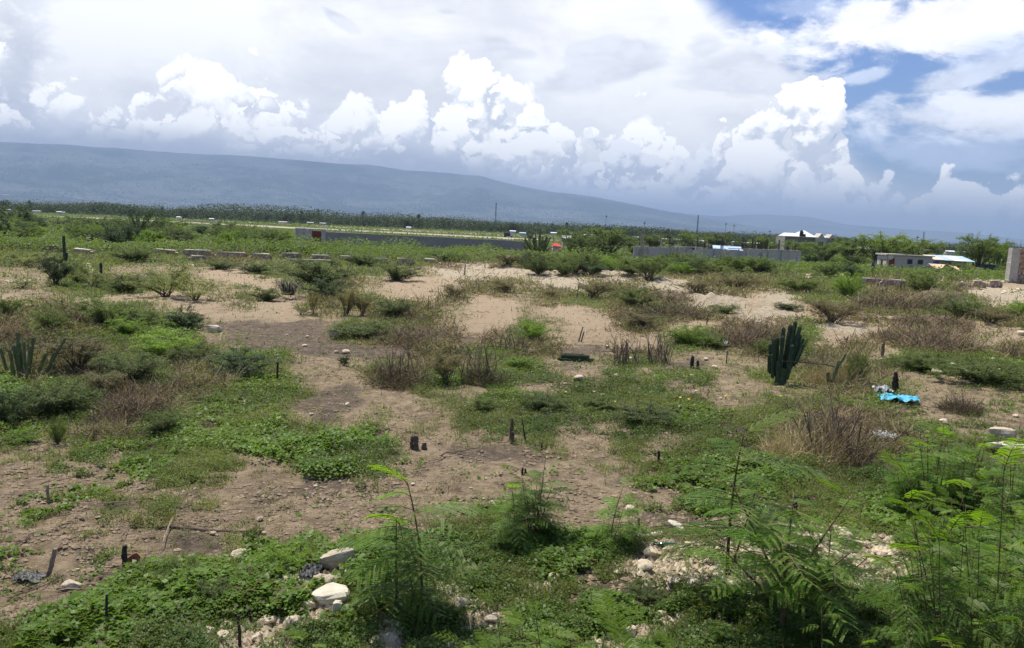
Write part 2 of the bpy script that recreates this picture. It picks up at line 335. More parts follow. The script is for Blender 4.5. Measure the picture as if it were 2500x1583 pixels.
def stone_mat():
    m,t,o=newmat('rubble_masonry'); P=objc(); v=vec('ADD',P,vec('SCALE',noise(P,3,2,out=1),s=.08))
    d=voro(v,4.2,0,feat='DISTANCE_TO_EDGE'); cc=voro(v,4.2,0,feat='F1',out='Color')
    s=t.nodes.new('ShaderNodeSeparateColor'); t.links.new(cc.o,s.inputs[0])
    st=mix(E(s.outputs[0]),(.24,.12,.07),(.52,.36,.23)); st=mix(ss(E(s.outputs[1]),.7,.8),st,(.6,.53,.45))
    bsdf(t,o,mix(ss(d,.02,.06),(.30,.235,.155),st),.9,.2,ss(d,0.,.15)+noise(P,15,4)*.3,.9,.06); return m
M['masonry']=stone_mat()
def flatmat(name,c,rough=.6,spec=.3): return plain(name,tuple(k*.8 for k in c),c,3,rough,.1,.01,spec)
M['blue_cloth']=plain('turquoise_plastic',(.04,.30,.46),(.13,.50,.66),9,.5,.3); M['grey_plastic']=flatmat('grey_plastic',(.34,.36,.38),.45)
M['red']=flatmat('red_sheet',(.55,.05,.04)); M['peach']=flatmat('peach_tarp',(.72,.50,.33)); M['terra']=flatmat('terracotta',(.33,.13,.08),.8)
M['bottle']=flatmat('green_glass',(.01,.06,.03),.08,.8); M['yellow']=flatmat('yellow_petal',(.75,.6,.03)); M['skin']=flatmat('brown_skin',(.10,.055,.035))
M['navy']=flatmat('blue_shirt',(.03,.07,.2)); M['jeans']=flatmat('dark_trousers',(.03,.035,.05)); M['hair']=flatmat('black_hair',(.01,.01,.01)); M['bluesheet']=flatmat('blue_board',(.06,.18,.42))
# ------------------------------------------------------------------ object helpers
def link(o,parent=None):
    COL.objects.link(o)
    if parent is not None: o.parent=parent
    return o
def tag(o,label=None,cat=None,group=None,kind=None):
    for k,v in (('label',label),('category',cat),('group',group),('kind',kind)):
        if v: o[k]=v
    return o
def empty(name,loc,label,cat,rz=0,group=None,sc=1):
    o=bpy.data.objects.new(name,None); o.location=loc; o.rotation_euler=(0,0,rz); o.scale=(sc,)*3 if np.isscalar(sc) else sc
    o.empty_display_size=.1; return tag(link(o),label,cat,group)
def npmesh(name,V,Fq,mats,mi=None,attrs=None,smooth=False):
    """V (n,3); Fq (f,k) same-size faces or list of such arrays"""
    Fs=[f for f in (Fq if isinstance(Fq,list) else [Fq]) if len(f)]
    me=bpy.data.meshes.new(name); V=np.ascontiguousarray(V,np.float32); me.vertices.add(len(V)); me.vertices.foreach_set('co',V.ravel())
    li=np.concatenate([f.ravel() for f in Fs]).astype(np.int32); ks=np.concatenate([np.full(len(f),f.shape[1]) for f in Fs])
    me.loops.add(len(li)); me.loops.foreach_set('vertex_index',li); me.polygons.add(len(ks))
    me.polygons.foreach_set('loop_start',np.concatenate([[0],np.cumsum(ks)[:-1]]).astype(np.int32))
    for m_ in (mats if isinstance(mats,(list,tuple)) else [mats]): me.materials.append(M[m_] if isinstance(m_,str) else m_)
    if mi is not None: me.polygons.foreach_set('material_index',np.asarray(mi,np.int32))
    me.polygons.foreach_set('use_smooth',np.full(len(ks),smooth))
    for k,(dom,a) in (attrs or {}).items():
        at=me.attributes.new(k,'FLOAT',dom); at.data.foreach_set('value',np.ascontiguousarray(a,np.float32))
    me.update(calc_edges=True); return me
def put(name,me,parent=None,loc=(0,0,0),rz=0,sc=1):
    o=bpy.data.objects.new(name,me); o.location=loc; o.rotation_euler=(0,0,rz); o.scale=(sc,)*3 if np.isscalar(sc) else sc
    return link(o,parent)
def rows(a): return np.asarray(a,np.float32)
def rot_frames(n,tilt_lo,tilt_hi,az=None,rg=rng):
    """random leaf frames: long axis a, cross axis b"""
    az=rg.random(n)*2*np.pi if az is None else az; el=tilt_lo+rg.random(n)*(tilt_hi-tilt_lo)
    a=np.stack([np.cos(az)*np.cos(el),np.sin(az)*np.cos(el),np.sin(el)],1)
    b=np.stack([-np.sin(az),np.cos(az),np.zeros(n)],1); nrm=np.cross(a,b); ro=(rg.random(n)-.5)*1.6
    b=b*np.cos(ro)[:,None]+nrm*np.sin(ro)[:,None]; return a,b
def leaves(P,L,Wd,tl=-.4,th=.5,az=None,rg=rng):
    """rhombic leaves, quad each"""
    n=len(P); a,b=rot_frames(n,tl,th,az,rg); L=np.broadcast_to(L,n)[:,None]; Wd=np.broadcast_to(Wd,n)[:,None]
    V=np.stack([P,P+a*L*.45+b*Wd*.5,P+a*L,P+a*L*.45-b*Wd*.5],1).reshape(-1,3)
    return V,np.arange(4*n).reshape(n,4)
def strips(A,Dr,L,Wd,bend=.3,seg=2,rg=rng):
    """thin bending ribbons from A along Dr"""
    n=len(A); Dr=Dr/np.linalg.norm(Dr,axis=1,keepdims=True); L=np.broadcast_to(L,n)[:,None]; Wd=np.broadcast_to(Wd,n)[:,None]
    s=np.cross(Dr,rg.normal(size=(n,3))); s/=np.linalg.norm(s,axis=1,keepdims=True)+1e-9; be=rg.normal(size=(n,3))*bend*L; be[:,2]-=bend*.3*L[:,0]
    V=[]
    for k in range(seg+1):
        t=k/seg; c=A+Dr*L*t+be*t*t; w=Wd*(1-.7*t)*.5; V+= [c-s*w,c+s*w]
    V=np.stack(V,1).reshape(-1,3); b=np.arange(n)[:,None]*(2*seg+2)
    Fq=np.concatenate([b+np.array([2*k,2*k+1,2*k+3,2*k+2]) for k in range(seg)]); return V,Fq
def tube(path,rad,k=6):
    path=np.asarray(path,float); n=len(path); rad=np.broadcast_to(rad,n); V=[];Fq=[]
    for i in range(n):
        d=path[min(i+1,n-1)]-path[max(i-1,0)]; d/=np.linalg.norm(d)+1e-9; a=np.cross(d,[.3,.2,1.] if abs(d[2])<.9 else [1.,0,0]); a/=np.linalg.norm(a); b=np.cross(d,a)
        for j in range(k): t=2*np.pi*j/k; V.append(path[i]+rad[i]*(math.cos(t)*a+math.sin(t)*b))
    for i in range(n-1):
        for j in range(k): Fq.append([i*k+j,i*k+(j+1)%k,(i+1)*k+(j+1)%k,(i+1)*k+j])
    V.append(path[-1]+0*path[-1]); c=len(V)-1
    T=[[(n-1)*k+j,(n-1)*k+(j+1)%k,c] for j in range(k)]
    return np.array(V),np.array(Fq),np.array(T)
class MB:
    def __init__(s): s.V=[];s.Q=[];s.T=[];s.n=0
    def add(s,V,Q=None,T=None):
        s.V.append(np.asarray(V,float))
        if Q is not None and len(Q): s.Q.append(np.asarray(Q)+s.n)
        if T is not None and len(T): s.T.append(np.asarray(T)+s.n)
        s.n+=len(V); return s
    def tube(s,path,rad,k=6): return s.add(*tube(path,rad,k))
    def box(s,x0,x1,y0,y1,z0,z1,jit=0):
        V=np.array([[x,y,z] for z in (z0,z1) for y in (y0,y1) for x in (x0,x1)],float)
        if jit: V+=rng.normal(size=V.shape)*jit
        return s.add(V,[[0,2,3,1],[4,5,7,6],[0,1,5,4],[2,6,7,3],[0,4,6,2],[1,3,7,5]])
    def mesh(s,name,mats,smooth=False,attrs=None):
        return npmesh(name,np.concatenate(s.V),[np.concatenate(s.Q) if s.Q else np.zeros((0,4),int),np.concatenate(s.T) if s.T else np.zeros((0,3),int)],mats,smooth=smooth,attrs=attrs)
    def put(s,name,mats,parent=None,smooth=False,**k): return put(name,s.mesh(name,mats,smooth),parent,**k)
# ------------------------------------------------------------------ ground sheet
def make_ground():
    rr=[.5,1.5,2.6,3.6,4.5,5.2]; 
    while rr[-1]<30: rr.append(rr[-1]*1.0042)
    while rr[-1]<130: rr.append(rr[-1]*1.007)
    while rr[-1]<32000: rr.append(rr[-1]*1.035)
    rr=np.array(rr); th=np.concatenate([np.arange(-180,-42,6.),np.arange(-42,42,.135),np.arange(42,180,6.)]); nr,nt_=len(rr),len(th)
    Rr,Th=np.meshgrid(rr,np.radians(th),indexing='ij'); x=Rr*np.sin(Th); y=Rr*np.cos(Th); fr=np.abs(Th)<R(43)
    z=np.where(Rr<400,height(x,y),0)*np.clip((420-Rr)/200,0,1)
    w=zone(x.ravel(),y.ravel()); 
    i=np.arange(nr-1)[:,None]*nt_+np.arange(nt_)[None]; j=np.arange(nr-1)[:,None]*nt_+(np.arange(nt_)[None]+1)%nt_
    Fq=np.stack([i,j,j+nt_,i+nt_],-1).reshape(-1,4)
    V=np.stack([x,y,z],-1).reshape(-1,3); V=np.concatenate([V,[[0,0,0]]]); c=len(V)-1
    T=np.stack([np.full(nt_,c),(np.arange(nt_)+1)%nt_,np.arange(nt_)],1)
    far=np.clip((Rr.ravel()-95)/50,0,1)
    k=lambda *a:np.concatenate([sum(w[:,KEYS.index(q)]*s for q,s in a),[0]])
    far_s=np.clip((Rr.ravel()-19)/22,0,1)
    at={'far_sand':('POINT',np.append(far_s*w[:,0],0)),'pale':('POINT',k(('p',1),('r',.9))),'dark':('POINT',k(('d',1))),'green':('POINT',k(('g',.75),('G',1),('m',.35),('k',.5))),'brown':('POINT',k(('b',1),('k',.6))),'far':('POINT',np.append(far,0))}
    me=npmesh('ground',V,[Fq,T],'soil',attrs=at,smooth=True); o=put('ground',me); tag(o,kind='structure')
make_ground()
# ------------------------------------------------------------------ hills far behind, town at their foot
def make_hills():
    def ridge(name,pts,r0_,r1,foot,seed,mat,n=520,k=46):
        pa=sorted(k2a(*p) for p in pts); az=np.radians(np.linspace(-48,52,n)); e=np.interp(np.degrees(az),[a for a,_ in pa],[b for _,b in pa])
        t=np.linspace(0,1.35,k); A,Tt=np.meshgrid(az,t,indexing='ij'); rr=r0_+(r1-r0_)*Tt; top=np.tan(np.radians(e))*r1+CAMH
        x=np.sin(A)*rr; y=np.cos(A)*rr
        ns=fbm(x/2600+seed,y/2600,6,.55)-.5; sp=1-np.abs(fbm(x/1500+seed*3,y/3800,6,.5)*2-1)
        prof=np.where(Tt<1,Tt**1.25*(.72+.28*Tt),1-(Tt-1)*1.2); z=top[:,None]*prof*(1+(.8*ns+.75*(sp-.8))*np.clip(1.04-Tt,0.03,.5)*2)-foot*(Tt==0)
        i=np.arange(n-1)[:,None]*k+np.arange(k-1)[None]; Fq=np.stack([i,i+k,i+k+1,i+1],-1).reshape(-1,4)
        o=put(name,npmesh(name,np.stack([x,y,z],-1).reshape(-1,3),Fq,mat,smooth=True)); tag(o,kind='structure'); return az,e
    m,t,o=newmat('hill_cover'); P=pos(); a=noise(P,.0009,10,.62); b=noise(P,.006,6,.6); c=ss(a+(b-.5)*.5,.40,.62)
    q=mix(c,(.028,.055,.062),(.095,.12,.125)); q=mix(ss(noise(P,.0022,8,.65),.60,.70)*.7,q,(.20,.19,.17)); bsdf(t,o,q,.95,.1); M['hill']=m  # dark hill cover, with cloud shadow and haze blue painted into the tones
    ridge('hills',[(-600,325),(0,335),(350,352),(700,372),(850,385),(1000,398),(1130,412),(1230,436),(1310,452),(1400,462),(1460,472),(1540,489),(1600,500),(1650,510),(1720,522),(1800,538),(1900,551),(2000,562),(2200,588),(2408,606),(2700,640)],6500,11500,60,1.3,'hill')
    ridge('far_hills',[(-600,480),(1200,470),(1500,490),(1700,508),(1800,503),(1880,508),(1920,513),(1990,528),(2040,532),(2150,541),(2250,546),(2330,553),(2408,563),(2560,575),(2800,600)],13000,17500,60,5.1,'hill')
make_hills()
def make_town():
    n=9000; a=np.radians(rng.uniform(-36,30,n)); r=6500+4200*rng.random(n)**2.2; x=np.sin(a)*r; y=np.cos(a)*r
    keep=fbm(x/500,y/500,3)+.25*rng.random(n)>.56; x,y,a=x[keep],y[keep],a[keep]
    dg=bpy.context.evaluated_depsgraph_get(); dg.update(); ob=bpy.data.objects['hills']; mb=MB()
    from mathutils.bvhtree import BVHTree
    bv=BVHTree.FromObject(ob,dg)
    for X,Y in zip(x,y):
        h=bv.ray_cast(Vector((X,Y,6000)),Vector((0,0,-1)))[0]
        if h is None: continue
        w=random.uniform(8,22); d=random.uniform(8,14); mb.box(X-w/2,X+w/2,Y-d/2,Y+d/2,h.z-8,h.z+random.uniform(4,11))
    o=mb.put('hillside_town','conc_w'); tag(o,'tiny pale houses scattered over the foot of the blue hills','town',kind='stuff')
make_town()
# ------------------------------------------------------------------ ground cover (uncountable)
def cover():
    N=1900000
    px=rng.uniform(-260,2760,N); py=620+(1640-620)*rng.random(N)**.92-14
    x,y,z=ground(px,py); w=zone(x,y); d=np.hypot(x,y)
    cs=np.cumsum(w,1); ty=(cs<rng.random(N)[:,None]*.9999).sum(1).clip(0,8)
    cl=fbm(x*1.3+50,y*1.3,4,.6); cl2=fbm(x*5+11,y*5+3,3,.6); s=d/804.
    kx=lambda c:ty==KEYS.index(c)
    H=np.select([kx(c) for c in 'spdgGmbkr'],[.04,.04,.04,.10,.16,  .07,.13,.20,.10]); H=H*(.25+1.7*np.clip(cl-.2,0,1))*(.7+.6*cl2)*(1+np.clip(d-30,0,60)*.008)
    prob=np.select([kx(c) for c in 'spdgGmbkr'],[.05,.03,.06,.80,1.,.34,.5,  .85,.15])
    gate=np.select([kx(c) for c in 'spdgGmbkr'],[cl2>.56,cl2>.56,cl2>.54,cl2+cl>.74,cl2+cl>.76,cl2+cl>1.02,cl2+cl>.8,cl2+cl>.75,cl2+cl>1.06])
    mound=np.exp(-((px-1850)/330)**4-((py-1375)/75)**4); keep=(rng.random(N)<prob*(1-.82*mound))&gate; hfac=rng.random(N)**.6
    kind=rng.random(N); pat=fbm(x*.45+33,y*.45+60,3,.6); sp=fbm(x*.5+80,y*.5+20,3)   # patches of different plants
    def sel(m_,hs=1.):
        i=np.where(keep&m_)[0]; P=np.stack([x[i],y[i],z[i]+H[i]*hfac[i]*hs],1); return i,P
    dry=rng.random(N)<(.05+.5*np.clip(fbm(x*.9+7,y*.9+1,3)-.5,0,1))
    def mk(name,i,V,Fq,mat,label,cat,per=1):
        k=len(Fq)//len(i); t=np.tile(np.clip(rng.normal(.45,.22,len(i))+(cl[i]-.5)*.8+(pat[i]-.5)*2.2,0,1),k); dr=np.tile(dry[i],k)
        o=put(name,npmesh(name,V,Fq,mat,attrs={'tint':('FACE',t),'dry':('FACE',dr)})); tag(o,label,cat,kind='stuff')
    near=d<24
    green=kx('g')|kx('G')|kx('m')|kx('r')|(kx('s')|kx('d')|kx('p'))
    bl=((kx('G')|kx('r'))&(kind<np.where(pat>.5,.78,.42)))|((kx('g')|kx('m')|kx('s')|kx('d'))&(sp>.5)&(kind<.5))
    i,P=sel(bl); L=np.maximum(rng.uniform(.026,.05,len(i))*(1+.6*(pat[i]>.55)),2.1*s[i]); V,Fq=leaves(P,L,L*.8,-.35,.55); mk('creeping_vines',i,V,Fq,'g_creeper','bright green broad-leaved creeper carpeting the near ground and rubble','ground cover')
    wd=(green&~bl&(kind<.8))|(kx('k')&(kind<.35))|(kx('b')&(kind<.08))
    i,P=sel(wd,1.15); L=np.maximum(rng.uniform(.018,.04,len(i)),2.0*s[i]); V,Fq=leaves(P,L,L*.5,-.2,.9); mk('low_weeds',i,V,Fq,'g_weed','dull green small-leaved weeds spread thinly over the waste ground','weeds')
    gs=(green&~bl&~wd)|(kx('k')&(kind>.35)&(kind<.6))|(kx('b')&(kind>.08)&(kind<.2))
    i,P=sel(gs,.2); n=len(i); Dr=rng.normal(size=(n,3))*.5; Dr[:,2]=1; V,Fq=strips(P,Dr,np.maximum(rng.uniform(.05,.14,n),4*s[i]),np.maximum(.006,.8*s[i]),.3,2); mk('short_grass',i,V,Fq,'g_grass','thin short grass blades growing between the weeds','grass')
    st=(kx('k')&(kind>.6)&(kind<.8))|(kx('b')&(kind>.2)&(kind<.6))
    i,P=sel(st,.4); n=len(i); Dr=rng.normal(size=(n,3))*.9; Dr[:,2]=np.abs(Dr[:,2])+.3; V,Fq=strips(P,Dr,np.maximum(rng.uniform(.08,.25,n),5*s[i]),np.maximum(.006,.7*s[i]),.4,2); mk('dry_straw',i,V,Fq,'g_straw','dry straw-coloured stalks matted among the scrub','dry grass')
    tw=(kx('k')&(kind>.8))|(kx('b')&(kind>.6))
    i,P=sel(tw,.5); n=len(i); Dr=rng.normal(size=(n,3)); Dr[:,2]=np.abs(Dr[:,2])*.7; V,Fq=strips(P,Dr,np.maximum(rng.uniform(.1,.4,n),6*s[i]),np.maximum(.007,.8*s[i]),.5,2); mk('twig_litter',i,V,Fq,'g_twig','tangled brown twigs lying through the withered patches','twigs')
    # crumbs of stone and soil
    n=110000; px=rng.uniform(-100,2600,n); py=rng.uniform(680,1620,n); x,y,z=ground(px,py); w=zone(x,y); d=np.hypot(x,y)
    mound=np.exp(-((px-1850)/330)**4-((py-1375)/75)**4); pr=w[:,KEYS.index('r')]*1.+mound*.8+w[:,KEYS.index('p')]*.25+w[:,KEYS.index('d')]*.05+w[:,KEYS.index('s')]*.02+.008
    i=rng.random(n)<pr; x,y,z,d=x[i],y[i],z[i],d[i]; n=len(x); rr_=np.clip(w[i][:,KEYS.index('r')]*1.3,0,1); sz=np.maximum((.008+.040*rng.random(n)**3)*(.6+.7*rr_),.7*d/804*rng.random(n))
    O=np.array([[1,0,0],[0,1,0],[-1,0,0],[0,-1,0],[0,0,.8],[0,0,-.6]]); T=np.array([[0,1,4],[1,2,4],[2,3,4],[3,0,4],[1,0,5],[2,1,5],[3,2,5],[0,3,5]])
    V=O[None]*(1+.5*(rng.random((n,6,3))-.5))*sz[:,None,None]; an=rng.random(n)*6.28; ca,sa=np.cos(an)[:,None],np.sin(an)[:,None]
    V=np.stack([V[...,0]*ca-V[...,1]*sa,V[...,0]*sa+V[...,1]*ca,V[...,2]],-1)+np.stack([x,y,z+sz*.3],1)[:,None]
    o=put('gravel',npmesh('gravel',V.reshape(-1,3),(T[None]+np.arange(n)[:,None,None]*6).reshape(-1,3),'gravel_mix',attrs={'tint':('FACE',np.repeat(rng.random(n),8)),'dry':('FACE',np.repeat(rng.random(n)<.12,8))})); tag(o,'small white limestone crumbs strewn over the soil and rubble','gravel',kind='stuff')
    n=60000; px=rng.uniform(-100,2600,n); py=rng.uniform(800,1640,n); x,y,z=ground(px,py); w=zone(x,y); cz=fbm(x*1.7+5,y*1.7+40,3,.6); i=(rng.random(n)<1.1-w[:,KEYS.index('G')])&(cz>.44); x,y,z=x[i],y[i],z[i]; n=len(x); sz=.008+.035*rng.random(n)**3
    V=O[None]*(1+.7*(rng.random((n,6,3))-.5))*sz[:,None,None]*[1.3,1,.8]+np.stack([x,y,z+sz*.2],1)[:,None]
    o=put('soil_clods',npmesh('soil_clods',V.reshape(-1,3),(T[None]+np.arange(n)[:,None,None]*6).reshape(-1,3),'clod')); tag(o,'small brown clods of earth and bark crumbs on the bare soil','soil clods',kind='stuff')
cover()
def far_scrub():
    """knee to chest high scrub carpet from 85 m to the trees: uncountable"""
    N=260000; px=rng.uniform(-200,2700,N); hy=503+px*.0424; t=rng.random(N); py=hy+9+t**.8*100
    x,y=flat(px,py); d=np.hypot(x,y); c=fbm(x*.05,y*.05,4,.55); c2=fbm(x*.3,y*.3,3,.6); ok=(c>.40)&(d>82)&(rng.random(N)<.9)
    strip=(np.abs(runway_off(x,y)+4)<21); ok&=~strip; ok&=~((x>0.2*y)&(d<125)&(rng.random(N)<.3))
    x,y,d,c,c2=x[ok],y[ok],d[ok],c[ok],c2[ok]; n=len(x); z=rng.random(n)**.7*(.2+1.9*np.clip(c-.36,0,1)*3*c2)*np.interp(d,[85,150,230,400],[1.3,1.,.35,.12]); P=np.stack([x,y,z],1)
    L=np.maximum(.1,1.9*d/804)*rng.uniform(.8,1.4,n); V,Fq=leaves(P,L,L*.7,-.3,.8)
    o=put('scrub_carpet',npmesh('scrub_carpet',V,Fq,'acacia',attrs={'tint':('FACE',np.clip(c2+rng.normal(0,.2,n),0,1)),'dry':('FACE',np.zeros(n))})); tag(o,'continuous low green scrub covering the plain behind the walls','scrub',kind='stuff')
# the pale airstrip crossing the plain
RA=flat(185,531)[0][0],flat(185,531)[1][0]; RB=flat(1290,585)[0][0],flat(1290,585)[1][0]
def runway_off(x,y):
    ax,ay=RA; bx,by=RB; L=math.hypot(bx-ax,by-ay); return ((x-ax)*(by-ay)-(y-ay)*(bx-ax))/L
def runway():
    a=np.array(RA);b=np.array(RB); u=(b-a)/np.linalg.norm(b-a); nn=np.array([-u[1],u[0]]); mb=MB()
    for nm,o0,o1,z,mt,t0,t1 in (('airstrip',-22,14,.10,'strip',-.02,1.04),('gravel_track',62,90,.06,'strip2',.3,1.5),('gravel_verge',110,125,.05,'strip2',-.3,1.2)):
        L=np.linalg.norm(b-a); k=60; V=[]
        for i in range(k+1):
            p=a+u*L*(t0+(t1-t0)*i/k); w=(fbm(np.array([i*.7+o0]),np.array([2.]))[0]-.5)*14
            V+=[[*(p+nn*(o0+w)),z],[*(p+nn*(o1+w)),z]]
        o=put(nm,npmesh(nm,np.array(V),np.array([[2*i,2*i+2,2*i+3,2*i+1] for i in range(k)]),mt)); tag(o,kind='structure')
M['strip']=plain('airstrip_gravel',(.30,.25,.18),(.44,.37,.27),.15,.9,.1); M['strip2']=plain('track_gravel',(.30,.25,.17),(.42,.36,.27),.2,.9,.1)
runway(); far_scrub()
# ------------------------------------------------------------------ shrubs
def bush_meshes(kind,seed):
    """parts of a shrub about 2 m wide and 1 m high: list of (part name, mesh)"""
    g=np.random.default_rng(seed); mb=MB(); P=[];tw=[]
    if kind in('thicket','straw'):
        n=1300 if kind=='thicket' else 1500; r=g.random(n)**.5*.85; a=g.random(n)*6.28; A=np.stack([np.cos(a)*r,np.sin(a)*r,g.random(n)**1.6*.35*(1-r)],1)
        Dr=g.normal(size=(n,3))*(.75 if kind=='thicket' else .6); Dr[:,:2]+=A[:,:2]*.5; Dr[:,2]=np.abs(Dr[:,2])+.35
        L=g.uniform(.15,.75,n)*(1.15-r*.75); V,Fq=strips(A,Dr,L,g.uniform(.007,.017,n),.35,3,rg=g)
        me=npmesh('stalks',V,Fq,'g_straw' if kind=='straw' else 'g_twig',attrs={'tint':('FACE',np.tile(g.random(n),3)),'dry':('FACE',np.zeros(3*n))})
        m2=900 if kind=='thicket' else 700; r=g.random(m2)**.5*.9; a=g.random(m2)*6.28; P=np.stack([np.cos(a)*r,np.sin(a)*r,g.random(m2)*.55*(1.1-r)],1); V,Fq=leaves(P,g.uniform(.03,.06,m2),.025,rg=g)
        lf=npmesh('foliage',V,Fq,'g_weed',attrs={'tint':('FACE',g.random(m2)),'dry':('FACE',g.random(m2)<.45)}); return [('branches',me),('foliage',lf)]
    nb={'mound':26,'light':16,'tree':20,'dark':24,'brown':24}[kind]; per={'mound':46,'light':34,'tree':42,'dark':44,'brown':26}[kind]; sub=11
    for i in range(nb):
        a=g.random()*6.28; out=g.uniform(.25,1.)**.7; h=g.uniform(.45,1.)*(1-.55*out**2)+.05
        if kind=='tree': h=g.uniform(.7,1.)*(1-.35*out**2)
        if kind=='brown': out*=.8; h=g.uniform(.5,1.)
        p0=np.array([g.normal()*.07,g.normal()*.07,-.03]); p3=np.array([math.cos(a)*out,math.sin(a)*out,h]); p1=p0+(p3-p0)*[.25,.25,.55]+g.normal(size=3)*.05; p2=p0+(p3-p0)*[.65,.65,.95]+g.normal(size=3)*.05
        t=np.linspace(0,1,6)[:,None]; path=(1-t)**3*p0+3*(1-t)**2*t*p1+3*(1-t)*t*t*p2+t**3*p3
        mb.tube(path,np.linspace(.018,.005,6)*(1.1 if kind=='tree' else .8),4)
        for j in range(sub):
            t=g.uniform(.35 if kind!='mound' else .15,1.03); c=(1-t)**3*p0+3*(1-t)**2*t*p1+3*(1-t)*t*t*p2+t**3*p3
            q=g.normal(size=3); q[2]=abs(q[2])*.4-.05; q/=np.linalg.norm(q); Ls=g.uniform(.10,.30); tw.append(np.stack([c,c+q*Ls*.5+[0,0,.02],c+q*Ls]))
            s=g.random(per)[:,None]**.8; P.append(c+q*Ls*s+g.normal(size=(per,3))*[.035,.035,.022])
    for p in tw: mb.tube(p,np.array([.006,.005,.003]),3)
    P=np.concatenate(P); P[:,2]=np.maximum(P[:,2],.01); n=len(P); hh=np.clip(P[:,2],0,1)
    L=g.uniform(.028,.055,n); V,Fq=leaves(P,L,L*(.42 if kind!='dark' else .5),-.5,.8,rg=g)
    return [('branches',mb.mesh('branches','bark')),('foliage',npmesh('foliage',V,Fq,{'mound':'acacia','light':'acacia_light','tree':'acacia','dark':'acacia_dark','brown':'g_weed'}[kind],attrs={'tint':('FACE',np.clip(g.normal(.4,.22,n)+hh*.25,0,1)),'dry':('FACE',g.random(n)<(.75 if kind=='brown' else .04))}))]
PROTO={}
def proto(kind,mat=None,nv=3):
    k=(kind,mat)
    if k not in PROTO:
        PROTO[k]=[]
        for v in range(nv):
            pr=bush_meshes(kind,100+v*7+sum(map(ord,kind)))
            if mat:
                for nm,me in pr:
                    if nm=='foliage': me.materials.clear(); me.materials.append(M[mat])
            PROTO[k].append(pr)
    return PROTO[k]
KIND={'m':('mound',None),'B':('mound','acacia_bright'),'t':('tree',None),'T':('tree','tree_mid'),'d':('dark',None),'l':('light',None),'b':('brown',None),'x':('thicket',None),'s':('straw',None)}
def shrub(px,py,w,h,k,label,cat='shrub',name='thorn_shrub',group=None,dist=None,slim=False):
    x,y,z=(float(v[0]) for v in ground(px,py)) if dist is None else at_dist(px,dist)
    d=math.hypot(x,y); sc=d/F; kind,mat=KIND[k]; pr=random.choice(proto(kind,mat)); W_=w*sc/1.75; Hh=max(h*sc*1.12,.15)
    e=empty(name,(x,y,z-.02),label,cat,random.random()*6.28,group,(W_,W_*random.uniform(.8,1.1),Hh))
    for nm,me in pr: put(nm,me,e)
    return e
def at_dist(px,dist):
    dd=ray(px,503+px*.0424+5)[0]; return float(dd[0]/dd[1]*dist),float(dist),0.
